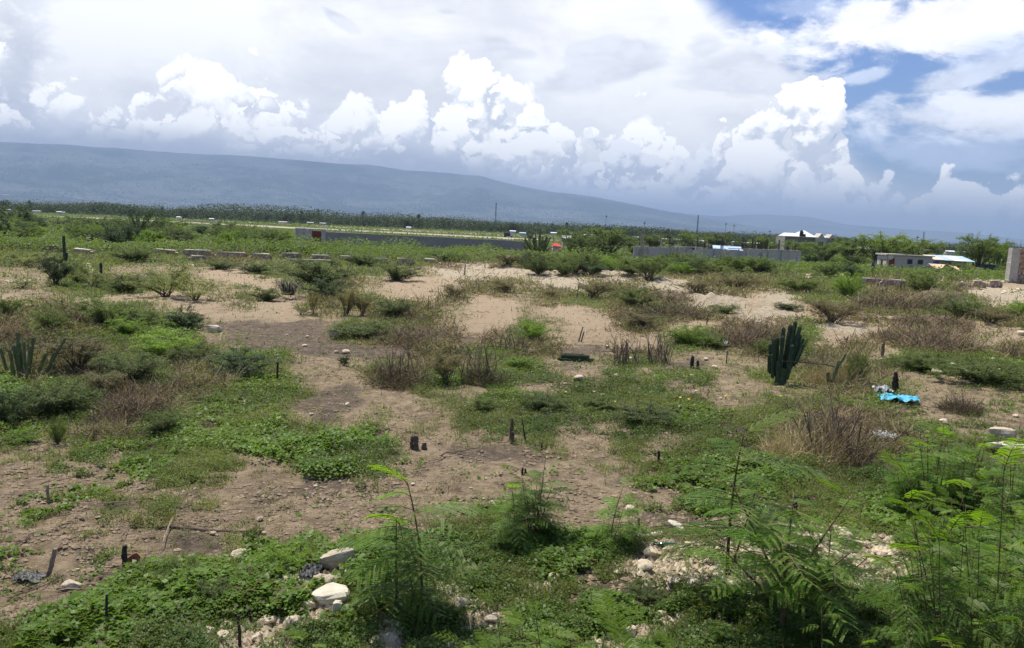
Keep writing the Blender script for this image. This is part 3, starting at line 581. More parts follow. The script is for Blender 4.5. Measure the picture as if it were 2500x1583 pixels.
# the shrubs that can be told apart: pixel of the foot, width and height in pixels, kind
SH=[(135,698,95,68,'d','near-black round thorn bush beside the thin cactus post'),
(192,692,52,42,'m','grey-green bush directly right of the black thorn bush'),
(225,702,95,38,'l','yellow-green thorn bush in front of the short stub cactus'),
(305,716,95,42,'m','mid green thorn shrub left of the sparse see-through ones'),
(405,726,140,72,'l','large see-through thorn shrub with pale leaves over bare sand'),
(478,734,120,55,'l','see-through thorn shrub with dark crooked branches at the sandy bay'),
(60,705,70,22,'l','low yellowish shrub by the pale sand streak at far left'),
(252,792,130,64,'m','feathery blue-green mound at the edge of the left sandy strip'),
(345,792,105,36,'m','low feathery mound trailing right of the tall blue-green one'),
(457,805,98,50,'d','dark leafy bush just left of the concrete block'),
(18,772,65,45,'m','green bush cut by the left edge above the brown patch'),
(118,808,90,50,'m','rounded green bush behind the pale columnar cactus clump'),
(172,790,80,48,'x','brown dead brush between two green bushes on the left'),
(308,812,90,36,'B','yellow-green bush right behind the big leafy thicket'),
(405,868,170,56,'B','bright lime shrub spreading along the thicket edge'),
(585,915,160,62,'d','dark glossy dome-shaped bush on the bright creeper carpet'),
(190,905,190,70,'b','brown and green mixed thicket right of the pale cactus clump'),
(320,935,190,70,'m','twiggy green thicket in the middle of the left mass'),
(470,880,120,44,'m','low green shrub between the lime shrub and the dark dome'),
(130,1010,170,72,'m','leafy bush left of the dead bramble heap'),
(25,1040,110,80,'d','dark leafy bush cut by the left edge'),
(60,1082,90,30,'B','low bright bush at the left edge above the bare soil'),
(320,1020,170,78,'x','dead purple-brown bramble heap in the left foreground mass'),
(400,1058,120,52,'m','broad-leaved green bush below the dead bramble heap'),
(255,965,120,50,'b','half-dry shrub behind the bramble heap'),
(780,696,190,62,'m','wide flat-topped green thorn shrub behind the withered agave'),
(650,735,95,34,'m','low green bush left of the withered agave'),
(795,728,90,48,'d','dark bush right of the withered agave'),
(765,770,34,48,'b','narrow upright rust-brown shrub on the sand'),
(848,770,84,60,'b','rust-topped upright shrub beside the narrow brown one'),
(885,772,64,46,'b','dull brown shrub at the right of the rusty pair'),
(735,770,50,32,'l','small pale shrub left of the narrow brown one'),
(965,772,125,42,'m','low green shrub running out onto the sand'),
(970,686,125,46,'m','feathery green thorn shrub on the pale spoil'),
(885,826,190,46,'m','long low green shrub beside the yellowish stone block'),
(1005,838,150,58,'x','brown bramble with bare arching twigs beside the sandy track'),
(1110,726,105,28,'b','flat grey-brown shrub alone on the sandy track'),
(1235,714,95,28,'b','flat brownish shrub by the pale spoil ridge'),
(1300,830,98,48,'B','bright green fern-like bush alone on the sand'),
(985,938,150,88,'x','bare brown bramble at the left end of the long thicket'),
(1090,940,140,76,'b','green and brown middle of the long thicket'),
(1180,936,120,84,'x','twiggy right end of the long thicket'),
(1270,900,90,32,'B','lime patch shrub right of the long thicket'),
(840,893,36,28,'d','tiny dark bush on dark soil left of the long thicket'),
(1450,726,115,34,'b','grey-brown shrub left of the middle brown shrubs'),
(1550,748,110,46,'m','green-topped shrub next to the large brown bramble'),
(1640,772,150,50,'x','large brown bramble in front of the left spoil ridge'),
(1570,800,135,32,'b','low dark shrub at the foot of the brown bramble'),
(1345,726,60,16,'b','small low shrub on the sandy track right of centre'),
(1680,843,115,48,'B','bright green bush left of the big right-hand bramble'),
(1745,850,95,34,'m','green bush running down to the bare strip'),
(1800,842,150,70,'x','big brown bramble left above the tall cactus'),
(1865,835,120,58,'x','brown bramble right behind the tall cactus'),
(1585,684,110,48,'t','small dark thorn tree with visible trunks on the spoil edge'),
(1770,764,95,24,'m','low green shrub on the pale spoil ridge'),
(2030,788,150,46,'b','rounded brown-green shrub between two spoil ridges'),
(2290,852,190,74,'x','widest brown bramble in the right of the field'),
(2200,832,130,46,'x','brown bramble left of the widest one'),
(2070,728,75,56,'B','bright green bush in front of the right-hand ruined wall'),
(2290,736,90,42,'x','dark brown brush pile on the right'),
(2250,716,100,46,'m','green bush behind the dark brush pile'),
(2170,752,150,52,'x','brown scrub below the right-hand ruined wall'),
(2482,772,66,32,'B','lime shrub cut by the right edge'),
(2040,940,120,88,'s','tall straw-coloured shrub right of the tall cactus'),
(2085,945,70,80,'m','green core of the straw shrub right of the cactus'),
(2465,872,50,42,'x','small dark dead bush near the right edge'),
(2400,940,210,52,'m','wide bluish-green mound near the right edge'),
(2255,905,170,40,'m','green mound behind the turquoise plastic'),
(1950,860,70,44,'m','green bush just right behind the tall cactus top'),
(1870,865,60,40,'m','green bush left behind the tall cactus'),
(1960,1118,210,120,'s','large straw heap of dry stalks in the right foreground'),
(2040,1125,170,140,'x','dark upright stalks at the right of the straw heap'),
(2345,1005,90,60,'x','brown twiggy bush right of the turquoise plastic'),
(2420,800,140,32,'b','brown scrub on the last spoil ridge'),
(2350,775,130,40,'m','green scrub right of the dark brush pile'),
(1920,755,70,16,'m','small green tuft on the middle of the spoil ridge'),
(1800,705,150,32,'b','reddish low scrub behind the spoil ridge'),
(1700,716,110,28,'b','brown scrub behind the left end of the spoil ridge'),
(1950,712,140,34,'m','green scrub behind the right end of the spoil ridge'),
(1400,665,110,22,'b','brown dry scrub behind the pale spoil'),
(1090,640,120,26,'m','green scrub below the middle of the ruined wall'),
(880,648,120,30,'m','green scrub in front of the ruined wall gap'),
(1240,652,120,24,'b','reddish scrub near the fallen wall chunk'),
(620,668,90,24,'m','green tuft on sand below the ruined wall'),
(540,660,100,24,'m','low green shrub between sand patches on the left'),
(330,640,120,36,'m','green shrub below the left end of the ruined wall'),
(60,650,130,30,'l','pale yellow-green low scrub at the left edge'),
(1180,1000,90,34,'m','bluish weed clump in the centre of the field'),
(1330,1000,150,42,'m','dark green weed mound right of the field centre'),
(1570,1030,190,46,'m','leafy green mound in front of the tall cactus'),
(1460,1000,120,34,'m','green weed mound between the centre and the leafy mound'),
(690,1390,130,62,'B','bright lime leafy bush beside the broken white slab'),
(440,1420,120,60,'m','bluish-green spurge-like bush by the charred post'),
(520,1470,130,60,'m','bluish-green bush at the lower left'),
(620,1330,60,50,'m','blue-green upright weed behind the pitted stone'),
(140,1085,40,60,'m','single tall green weed at the left edge of bare soil'),
(1575,1462,120,34,'m','low green weed clump below the left end of the rubble mound'),
(1470,1500,110,34,'B','bright weed clump in the rubble at the bottom centre')]
for (px,py,w,h,k,lb) in SH:
    nm={'x':'dry_bramble','s':'straw_clump','b':'half_dry_shrub','d':'dark_bush','t':'thorn_tree','l':'thorn_shrub','B':'green_bush','m':'green_shrub'}[k]
    shrub(px,py,w,h,k,lb,'bush',nm)
# belt of scrub behind the field, individual bushes
BUSHKIND=dict(m="rounded thorn",t="open crowned",d="dark green",B="yellow green",l="pale sparse")
BELT=[(-120,720,540,612,112,'left of the grey wall'),(700,1290,590,624,80,'before the grey wall'),(1290,2120,622,672,118,'before the unfinished wall'),(2060,2640,645,680,46,'around the sheds')]
for x0,x1,y0,y1,n,wh in BELT:
    for q in range(n):
        px=random.uniform(x0,x1); sl_=(px-x0)/(x1-x0); py=random.uniform(y0,y1) if wh!='before the unfinished wall' else random.uniform(y0,y1)+sl_*8
        if wh=='left of the grey wall': py+=px*.03-10
        depth=CAMH*F/(py-(503+px*.0424)); 
        if depth>175: continue
        hm=random.uniform(1.2,2.2)*(1.15 if px<700 else 1)
        if 700<px<2060: hm=random.uniform(.85,1.4) if px<1290 else random.uniform(1.15,1.75)
        if wh[:6]=='before' and 97<depth<(126 if px>1540 else 122): continue
        if wh=='around the sheds': hm=random.uniform(.7,1.4)
        if abs(px-2137)<45 and py>650: continue
        wm=hm*random.uniform(1.6,2.6); k=random.choices('mmtdBl',[5,4,5,3,2.2,.6])[0]
        shrub(px,py,wm*F/depth,hm*F/depth,k,BUSHKIND[k]+" bush in the scrub "+wh,"bush","scrub_bush","scrub belt bushes "+wh)
# yellow-green trees on the right and small trees on the plain
for px,dist,w,h,lb in [(2390,128,125,70,'broad yellow-green tree left of the stone pillar'),(2440,135,90,60,'yellow-green tree half behind the stone pillar'),(2150,150,150,62,'wide yellow-green tree behind the low shed'),(2240,165,130,52,'yellow-green tree behind the shed with the pale blue roof'),(2080,150,110,50,'dark-based green tree left of the sheds'),
    (1870,190,90,40,'yellow-green tree behind the middle of the unfinished wall'),(1690,190,110,42,'green tree behind the rebar stubs of the unfinished wall'),(1760,200,100,42,'round green tree behind the rebar stubs'),(1600,185,80,36,'green tree behind the left end of the unfinished wall'),(1480,130,150,62,'broad green tree left of the unfinished wall'),(1400,120,120,60,'dark green tree right of the candelabra cactus'),(1430,112,110,50,'green thorn tree in the gap between wall and cactus'),(2010,140,120,44,'dark tree below the large white-roofed house'),(1950,170,110,36,'green tree in front of the white-roofed house')]:
    x,y,z=at_dist(px,dist); base=503+px*.0424+CAMH*F/dist
    shrub(px,base,w,h,'T' if 'yellow' in lb else 't',lb,'tree','thorn_tree',dist=dist)
# ------------------------------------------------------------------ feathery saplings of the foreground
def frond_template(g,np_=7,nl=13,pinna=.4):
    """one bipinnate leaf of unit length along +x: leaflet quads and its stalks"""
    up_v=np.array([0,0,1.]); Vs=[]; rb=MB(); t=np.linspace(0,1,6); rb.tube(np.stack([t,0*t,-.35*t*t],1),[.012,.010,.009,.007,.006,.004],3)
    for i in range(np_):
        q0=.22+.78*i/(np_-1); c=np.array([q0,0,-.35*q0*q0]); fwd=np.array([1,0,-.7*q0]); fwd/=np.linalg.norm(fwd); pl=pinna*(1-.35*abs(q0-.55)/.45)*g.uniform(.9,1.1)
        for sg in (-1,1):
            pd=np.array([0,1.,0])*sg*.9+fwd*.62+up_v*g.uniform(-.15,.12); pd/=np.linalg.norm(pd); lc=np.cross(pd,up_v); lc/=np.linalg.norm(lc); u=np.linspace(.06,1,nl)[:,None]
            q=c+pd*pl*u+np.array([0,0,-.22*pl])*u*u; ll=pl*.20*(1-.35*u)
            for s2 in (-1,1):
                d=lc*s2+pd*.45; d/=np.linalg.norm(d); d=d+up_v*g.uniform(-.25,.15); w=pd*pl*.048
                Vs.append(np.stack([q,q+d*ll*.5+w,q+d*ll,q+d*ll*.5-w],1).reshape(-1,3))
            rb.tube([c,c+pd*pl*.5+[0,0,-.055*pl],c+pd*pl+[0,0,-.22*pl]],[.006,.005,.004],3)
    return np.concatenate(Vs),np.concatenate(rb.V),np.concatenate(rb.Q),np.concatenate(rb.T)
_fg=np.random.default_rng(99); FROND=[frond_template(_fg,5+i%3,12) for i in range(9)]
def frond(g,base,d,L,rb):
    side=np.cross([0,0,1.],d); side/=np.linalg.norm(side)+1e-9; R3=np.stack([d,side,np.cross(d,side)])*L; V,SV,SQ,ST=FROND[int(g.integers(0,9))]
    rb.add(SV@R3+base,SQ,ST); return V@R3+base
def sapling_meshes(seed,kind):
    """unit-height plant; kind: 'tall' one stem, 'bushy' many, 'fork' woody branches"""
    g=np.random.default_rng(seed); mb=MB(); rb=MB(); LV=[]; NV=[]
    big=len(kind)==3
    stems=[]
    if kind=='fork':
        t0=np.array([[0,0,0],[.01,0,.18],[.0,.01,.42]]); mb.tube(t0,[.022,.02,.016],6)
        for a,o,h in ((2.9,.38,1.0),(.2,.42,.95),(1.2,.25,.9),(4.2,.3,.75),(5.4,.40,.72),(3.5,.5,.66)):
            p=t0[1]+(t0[2]-t0[1])*g.random(); e=np.array([math.cos(a)*o,math.sin(a)*o,h]); stems.append((p,p+(e-p)*[.4,.4,.5]+[0,0,-.04],e,.012))
    elif kind=='tall':
        stems.append((np.zeros(3),np.array([.03,.01,.5]),np.array([.10*g.normal(),.06,1.]),.013)); stems.append((np.zeros(3),np.array([-.09,.03,.35]),np.array([-.16,.05,.72]),.008))
    else:
        for i in range(14 if big else 8):
            a=g.random()*6.28; o=g.uniform(.08,.38)*(1.3 if big else 1); h=g.uniform(.55,1.); e=np.array([math.cos(a)*o,math.sin(a)*o,h]); stems.append((np.array([g.normal()*.03,g.normal()*.03,0]),e*[.5,.5,.5]+g.normal(size=3)*.02,e,.0045 if big else .008))
    for p,q,e,r in stems:
        t=np.linspace(0,1,9)[:,None]; path=(1-t)**2*p+2*t*(1-t)*q+t*t*e; mb.tube(path,np.linspace(r,r*.3,9),6)
        nl={'tall':13,'bushy':10,'fork':10,'big':12}[kind]
        for i in range(nl):
            s=.30+.70*(i+.5*g.random())/nl; s=min(s,1.); c=(1-s)**2*p+2*s*(1-s)*q+s*s*e; a=i*2.4+g.random()*.8; el=g.uniform(.05,.5)+(.5 if s>.93 else 0)
            d=np.array([math.cos(a)*math.cos(el),math.sin(a)*math.cos(el),math.sin(el)]); L=g.uniform(.24,.36)*{'bushy':.78,'tall':1.3}.get(kind,1.)*(1. if s<.85 else .75)*(.62 if big else 1)*g.choice([.7,1.,1.,1.1])
            V=frond(g,c,d,L,rb)
            (NV if s>.88 else LV).append(V)
    out=[('stem',mb.mesh('stem','stem',True)),('leaf_stalks',rb.mesh('leaf_stalks','stem'))]
    for nm,VV,mt in (('foliage',LV,'feather'),('young_foliage',NV,'feather_new')):
        V=np.concatenate(VV); n=len(V)//4; out.append((nm,npmesh(nm,V,np.arange(4*n).reshape(n,4),mt,attrs={'tint':('FACE',np.repeat(g.random(len(V)//80+1),20)[:n]*.6+g.random(n)*.4),'dry':('FACE',np.zeros(n))})))
    return out
SAP={k:[sapling_meshes(31+i*5+len(k),k) for i in range(3)] for k in('tall','bushy','fork','big')}
def sapling(px,py,top,k,label,v=0,rz=None,group=None,dist=None,wide=1.):
    """foot at pixel (px,py) on the ground, crown reaching row `top`; dist replaces py for feet below the frame"""
    if dist is None: x,y,z=(float(a[0]) for a in ground(px,py))
    else:
        dd=ray(px,1500)[0]; x=float(dd[0]/dd[1]*dist); y=dist; z=float(height(np.array([x]),np.array([y]))[0])
    lo,hi=.1,4.
    for _ in range(20):
        h=(lo+hi)/2; ty=topix(np.array([x]),np.array([y]),np.array([z+h]))[1][0]
        if ty>top: lo=h
        else: hi=h
    e=empty('leucaena_sapling',(x,y,z-.01),label,'sapling',random.random()*6.28 if rz is None else rz,group,(h*wide,h*wide,h))
    for nm,me in SAP[k][v%3]: put(nm,me,e)
    return e
for a in [(1026,1520,1180,'tall','tall single-stemmed feathery sapling left of the bottom centre',0,.2),
 (968,1510,1250,'tall','thin feathery sapling left beside the tall single-stemmed one',1,2.),
 (1305,1330,1105,'bushy','bushy feathery sapling standing at the edge of bare soil in the centre',0,0.),
 (1255,1340,1190,'tall','slim sapling leaning beside the bushy central one',2,1.),
 (1490,1345,1190,'tall','small thin sapling right of the bushy central one',1,3.5),
 (1905,1560,1190,'fork','woody forked sapling with a thick brown stem over the rubble mound',0,0.),
 (1775,1420,1050,'tall','lanky pale-tipped sapling rising left of the rubble mound',2,2.6),
 (2010,1530,1290,'fork','second woody forked sapling at the right of the rubble mound',1,1.),
 (1840,1330,1180,'bushy','small sapling behind the rubble mound',1,.5)]:
    sapling(a[0],a[1],a[2],a[3],a[4],a[5],a[6])
for (px,d,top,k,lb,v,rz) in [(1400,5.0,1430,'big','bright-tipped sapling crown rising from the bottom edge near the centre',1,.3),(1290,5.2,1490,'big','lower sapling crown at the bottom edge left of the bright-tipped one',2,1.3),(740,5.3,1520,'big','yellow-green frond crown at the bottom edge on the left',0,2.),
   (2360,6.4,1230,'big','large sapling filling the right bottom in front of the rubble',2,.7),(2350,5.6,1150,'big','tallest feathery sapling at the right',0,1.7),(2450,5.6,1060,'big','sapling with a long dark diagonal stem at the right edge',0,2.7),(2060,5.2,1520,'big','sapling crown at the bottom right of the rubble mound',2,3.7)]:
    sapling(px,1500,top,k,lb,v,rz,dist=d,wide=.62 if px>2000 else .85)
for i,(px,py,top) in enumerate([(2215,1270,1090),(2270,1290,1040),(2335,1270,1050),(2400,1310,1080),(2460,1350,1090),(2290,1400,1200),(2360,1440,1200),(2455,1480,1230),(2310,1560,1350),(2420,1575,1350),(2490,1240,1090),(2230,1200,1060),(2370,1210,1060),(2240,1545,1400),(1960,1580,1480),(1760,1585,1500),(1600,1590,1520),(2450,1560,1300),(2380,1500,1260),(2280,1490,1290),(2490,1420,1180),(2430,1250,1110),(2300,1240,1100)]):
    sapling(px,py,top,'bushy','feathery sapling in the dense stand at the lower right',i,None,'saplings in the dense stand at the lower right',wide=.95)
# ------------------------------------------------------------------ cacti
def column(mb,p,h,r,lean=(0,0),ribs=9,seg=9,bendup=False):
    V=[];k=ribs*2; n=seg+3; p=np.array(p,float)
    for i in range(n):
        t=min(i/seg,1.); rr=r*(1-.08*t) if i<=seg else r*(.72 if i==seg+1 else .15)
        if i==0: rr=r*.8
        c=p+np.array([lean[0]*t**(.6 if bendup else 1),lean[1]*t**(.6 if bendup else 1),h*t+(i-seg)*r*.55*(i>seg)])
        for j in range(k): a=2*np.pi*j/k; q=rr*(1 if j%2==0 else .72); V.append(c+[math.cos(a)*q,math.sin(a)*q,0])
    V.append(V[-1]*0+c+[0,0,r*.1]); Q=[[i*k+j,i*k+(j+1)%k,(i+1)*k+(j+1)%k,(i+1)*k+j] for i in range(n-1) for j in range(k)]
    T=[[(n-1)*k+j,(n-1)*k+(j+1)%k,len(V)-1] for j in range(k)]; return mb.add(V,Q,T)
def gp(px,py): return tuple(float(v[0]) for v in ground(px,py))
def cactus(px,py,cols,label,name='columnar_cactus',mat='cactus',trunk=None,sc=1.,ribs=9,rs=1.):
    e=empty(name,gp(px,py),label,'cactus',0,None,sc)
    if trunk: MB().tube([(0,0,-.05),(0,0,trunk[0]*.5),(trunk[2],0,trunk[0])],trunk[1],8).put('trunk','bark' if mat!='cactus' else mat,e)
    for (x,y,z,h,r,lx,ly) in cols: r*=rs; x*=1.2; h*=.82+.3*vn(np.array(x*9.+h*5),np.array(y*7.)); mb=MB(); column(mb,(x,y,z),h,r,(lx,ly),ribs); mb.put('stem',mat,e)
    return e
cactus(1905,942,[(-.22,.1,.3,.78,.07,-.06,0),(.30,-.04,.62,.55,.06,.16,0),(-.08,.14,.3,1.1,.08,-.03,.02),(.09,.0,.3,1.30,.085,.17,.03),(.16,.12,.4,1.15,.08,.2,.02),(-.16,0,.25,.95,.075,-.09,0),(-.27,.05,.35,.42,.06,-.03,0),(-.05,-.06,.2,1.15,.08,.0,0),(.05,.06,.25,1.38,.085,.12,.05),(.14,-.03,.3,1.22,.08,.22,0),(.20,.07,.42,.98,.075,.22,.02),(.0,.12,.3,1.28,.08,.02,.05),(-.10,-.12,.15,.55,.07,-.04,-.03),(.10,-.13,.2,.85,.075,.06,-.04),(.27,.02,.55,.72,.06,.2,0),(-.2,-.05,.2,.7,.065,-.08,-.03)],'tall dark green cactus clump of many upright ribbed stems right of centre',trunk=(.5,(.17,.16,.20),.02),rs=.74)
cactus(158,640,[(0,0,0,1.55,.10,-.03,0),(.02,.1,0,.6,.1,.05,0)],'lone dark cactus post standing before the ruined wall at far left',sc=1.12)
cactus(247,682,[(0,0,0,.95,.085,0,0)],'short stubby cactus post right of the black thorn bush')
c=[];g=np.random.default_rng(5)
for i in range(14): a=g.random()*6.28;o=g.random()*.45; c.append((math.cos(a)*o,math.sin(a)*o*.6,0,g.uniform(.5,1.05),.055,math.cos(a)*.28*g.random()+g.normal()*.08,0))
cactus(62,925,c+[(.35,0,.1,.8,.05,.5,0),(.1,-.2,0,.9,.05,0,0)],'pale green columnar cactus clump in the left thicket','columnar_cactus','cactus_y',sc=1.05,ribs=5,rs=.75)
c=[]
for i in range(75):
    a=g.random()*6.28;o=g.random()**.5*1.9; hh=g.uniform(1.3,2.9)*(1-.28*(o/1.9)**2); c.append((math.cos(a)*o*.35,math.sin(a)*o*.35,g.uniform(.2,1.),hh-.4,.075,math.cos(a)*o*.75,math.sin(a)*o*.75))
e=cactus(1318,616,c[:75],'big candelabra cactus of many grey-green arms behind the grey wall end','candelabra_cactus',trunk=(.9,(.3,.25,.25),0),mat='cactus_y',ribs=4); e.location=(*at_dist(1318,103)[:2],0); e.scale=(1.1,)*3
e=cactus(2030,945,[(0,0,0,.62,.06,.12,0),(.06,0,.42,.42,.05,.22,0),(-.05,.05,0,.35,.06,-.05,0)],'leaning yellowish cactus stem beside the straw shrub','columnar_cactus','cactus_y',ribs=5)
MB().tube([(-1.3,.0,.62),(-.6,.05,.60),(-.1,0,.58),(.25,0,.50)],[.010,.016,.02,.025],6).put('fallen_branch','bark',None,loc=gp(2020,945)).__setitem__('label','dark bent branch reaching from the cactus to the straw shrub'); bpy.data.objects['fallen_branch']['category']='branch'
# withered agave: drooping dark blades
def agave(px,py,w,label):
    e=empty('withered_agave',gp(px,py),label,'agave'); g=np.random.default_rng(3)
    for i in range(46):
        a=g.random()*6.28; L=g.uniform(.5,1.1); t=np.linspace(0,1,7); o=.15+g.random()*.5; x=math.cos(a)*(o*.5+t*L*.8); y=math.sin(a)*(o*.5+t*L*.8); z=.15+1.0*np.sin(t*2.6)*L*.75*(1-.15*t)
        s=np.array([-math.sin(a),math.cos(a),0])*.045; P=np.stack([x,y,np.maximum(z,.02)],1); V=np.concatenate([P-s*(1-.8*t[:,None]),P+s*(1-.8*t[:,None])]); Q=[[j,j+1,j+8,j+7] for j in range(6)]
        MB().add(V,Q).put('blade','agave_blade' if i%4 else 'deadwood',e)
M['agave_blade']=plain('agave_blade',(.03,.04,.03),(.09,.10,.075),6,.6,.2); agave(705,728,75,'dark withered agave with drooping blades on the sand left of centre')
# lying cactus logs
e=empty('cactus_log_pile',gp(1412,884),'pile of dark ribbed cactus logs lying on burnt soil','log pile',.05,None,.85)
for i,(yy,zz) in enumerate(((0,.07),(.15,.07),(.08,.19),(.3,.08),(.22,.2))):
    mb=MB(); column(mb,(0,0,0),1.25-.14*i,.062,(0,0)); o=mb.put('log',('cactus','bark','cactus')[i%3],e); o.rotation_euler=(0,R(90),R(random.uniform(-5,5))); o.location=(-.75+.06*i,yy,zz)
# ------------------------------------------------------------------ stumps, posts, standing dead stems
def post(px,py,h,r,label,lean=(0,0),mat='char',n=1,name='wooden_stump',rough=.12):
    x,y,z=gp(px,py); e=empty(name,(x,y,z),label,'stump'); g=np.random.default_rng(int(px))
    for i in range(n):
        t=np.linspace(0,1,9); ox,oy=(g.normal(size=2)*r*1.6 if i else (0,0)); hh=h*(1 if i==0 else g.uniform(.4,.9))
        P=np.stack([ox+lean[0]*t*hh+g.normal(size=9)*r*rough,oy+lean[1]*t*hh+g.normal(size=9)*r*rough,-.05+t*(hh+.05)],1)
        V,Q,T=tube(P,r*(1-.15*t)*(1+g.normal(size=9)*.07),8); V=V+g.normal(size=V.shape)*r*.09; MB().add(V,Q,T).put('stem',mat,e)
    return e
for a in [(305,1395,.30,.032,'charred black post beside the terracotta shard'),(258,1540,.36,.014,'thin dark stick rising from weeds at the lower left',(.05,0)),(588,1590,.34,.016,'bare brown stick at the bottom edge by white stones',(-.08,0)),(608,1520,.14,.016,'small grey peg behind the bottom-edge stick'),
  (1246,1078,.44,.034,'split brown stump pair standing in the field centre',(.05,0),'bark',2),(1015,1098,.26,.05,'clump of three short dark stumps left of the split stump',(0,0),'bark',3),(1283,1080,.42,.012,'thin black crooked stem right of the split stump',(-.18,0),'char',2),(1322,1100,.14,.02,'stub of charred wood right of the crooked stem'),
  (1607,1132,.20,.025,'small dark peg in the weeds right of the centre sapling'),(677,932,.48,.03,'dark stake at the right end of the bright creeper carpet'),(117,1222,.22,.02,'thin grey peg on bare soil at the left',(0,0),'deadwood'),(115,1408,.34,.028,'leaning grey stick on burnt soil at the lower left',(.3,0),'deadwood'),
  (1690,900,.36,.05,'charred forked stub on the burnt patch',(0,0),'char',3),(1773,890,.42,.02,'thin stake on the bare strip left of the cactus',(0,0),'bark',2),(2155,872,.55,.035,'green-tipped peg on the bare patch right of the cactus',(0,0),'bark',2),(2192,955,.5,.05,'dark splintered root stump behind the turquoise plastic',(-.2,0),'char',4),
  (1045,762,.75,.02,'thin stalk at the right end of the low green shrub',(0,0),'bark'),(1135,672,.9,.04,'pair of thin posts on the pale spoil',(0,0),'bark',2),(1412,835,.55,.025,'forked bare stick leaning on the sandy track',(.25,0),'bark',2),(1408,728,.8,.03,'thin leaning stake left of the grey-brown shrub',(.12,0),'bark'),(1725,792,.5,.03,'short stake near the dark shrub foot',(.1,0),'bark'),
  (2088,1110,.55,.013,'black forked stem left of the right-hand stand',(.1,0),'char',2),(1797,1060,.1,.02,'little peg in front of the straw heap',(0,0),'deadwood'),(1940,1250,.22,.03,'charred stub behind the rubble mound',(0,0),'char',2),(1558,1290,.13,.02,'black stub on the burnt soil patch in the foreground'),(1275,1160,.12,.02,'charred little stubs left of the central sapling',(0,0),'char',2),(648,890,.3,.012,'thin twig stuck in dark soil',( -.15,0),'bark')]:
    post(*a)
def stick_stand(px,py,w,h,label,n=26):
    x,y,z=gp(px,py); d=math.hypot(x,y)/F; e=empty('dead_stem_stand',(x,y,z),label,'dead stems'); g=np.random.default_rng(int(px))
    for i in range(n):
        L=g.uniform(.5,1.)*h*d; o=np.array([g.uniform(-.5,.5)*w*d,g.normal()*.25,0]); q=g.normal(size=3)*.22; q[2]=1; P=[o,o+q*L*.5+g.normal(size=3)*.02,o+q*L+g.normal(size=3)*.05]
        MB().tube(P,[.013,.011,.006],5).put('stem','deadwood' if i%3==0 else 'bark',e)
stick_stand(1528,888,60,70,'upright bare stems left of the denser dead-stem stand')
stick_stand(1605,888,52,78,'dense stand of upright dead stems on burnt soil',34)
stick_stand(1240,858,110,50,'thin pale dead stems behind the long thicket',20)
stick_stand(980,935,110,100,'tall thin dead stems in the left of the long thicket',14)
stick_stand(1170,930,100,105,'tall thin dead stems in the right of the long thicket',16)
stick_stand(2000,1110,120,150,'pale stalks sticking out of the straw heap',30)
# fallen sticks and burnt branches
stk=[]
for v in range(4):
    g=np.random.default_rng(60+v); t=np.linspace(0,1,8); P=np.stack([t-.5,g.normal(size=8).cumsum()*.018,.015+np.abs(g.normal(size=8))*.02],1); mb=MB().tube(P,.012*(1-.6*t),5)
    for _ in range(2+v%2):
        k=int(g.integers(2,6)); mb.tube([P[k],P[k]+[.12,g.normal()*.12,.02],P[k]+[.22,g.normal()*.2,.05]],[.006,.005,.003],4)
    stk.append((mb.mesh('stick','deadwood'),mb.mesh('stick','bark')))
sp=[(240,1235,.7),(330,1290,.9),(420,1310,1.),(60,1330,.9),(180,1450,.9),(170,1260,.6),(360,1345,.5),(250,1350,.5),(640,1290,.5),(740,1210,.5),(800,1230,.4),(830,1200,.5),(450,1280,.7),(150,1175,.6),(1000,1260,.5),(1130,1110,.9),(1180,1130,.7),(1060,1130,.6),(880,1215,.4),(905,1065,1.),(1340,1090,.8),(1210,1085,.7),(300,1050,1.),(350,1010,1.1),(430,990,1.),(260,1000,.9),(480,1060,.8),(520,1040,.9),(700,1010,.8),(640,985,.7),(1620,1330,.9),(1580,1300,.6),(1680,1290,.6),(1650,1235,.5),(90,1100,.7),(130,1085,.6),(30,1210,.7),(210,1205,.5),(2230,975,1.),(2280,1000,1.),(2350,980,.7),(2100,930,.7),(1330,885,.8),(1370,870,1.),(1230,835,.8),(1460,850,.8),(880,900,.5),(760,885,.7),(700,790,.8),(1170,765,1.),(1130,770,.9),(2230,895,.9),(1040,1290,.3),(690,1180,.4),(1410,1250,.4),(560,1195,.4),(20,1400,.6),(90,1440,.7)]
for i,(px,py,L) in enumerate(sp):
    x,y,z=gp(px,py); o=put('dry_stick',stk[i%4][i%2],None,(x,y,z+.01),random.random()*6.28,L); tag(o,'thin dry stick lying flat on the soil','stick','dry sticks lying on the ground')
o=MB().tube([(0,0,.05),(.3,.03,.06),(.55,0,.05),(.8,-.02,.04)],[.035,.032,.03,.02],7).put('charred_log','char',None,loc=gp(290,1462)); tag(o,'short charred log with pale split ends lying behind the lower-left weeds','log')
o=MB().tube([(0,0,.03),(.3,-.12,.05),(.6,-.28,.04),(.75,-.36,.03)],[.014,.016,.014,.01],6).put('charred_branch','char',None,loc=gp(140,1445)); tag(o,'long charred branch lying below the pitted grey stone','branch')
o=MB().tube([(0,0,.02),(.5,.02,.03),(1.,-.02,.02),(1.5,0,.02)],[.012,.016,.014,.008],6).put('long_stick','bark',None,loc=gp(330,1290)); tag(o,'long thin curved stick lying across the bare soil at left','stick')
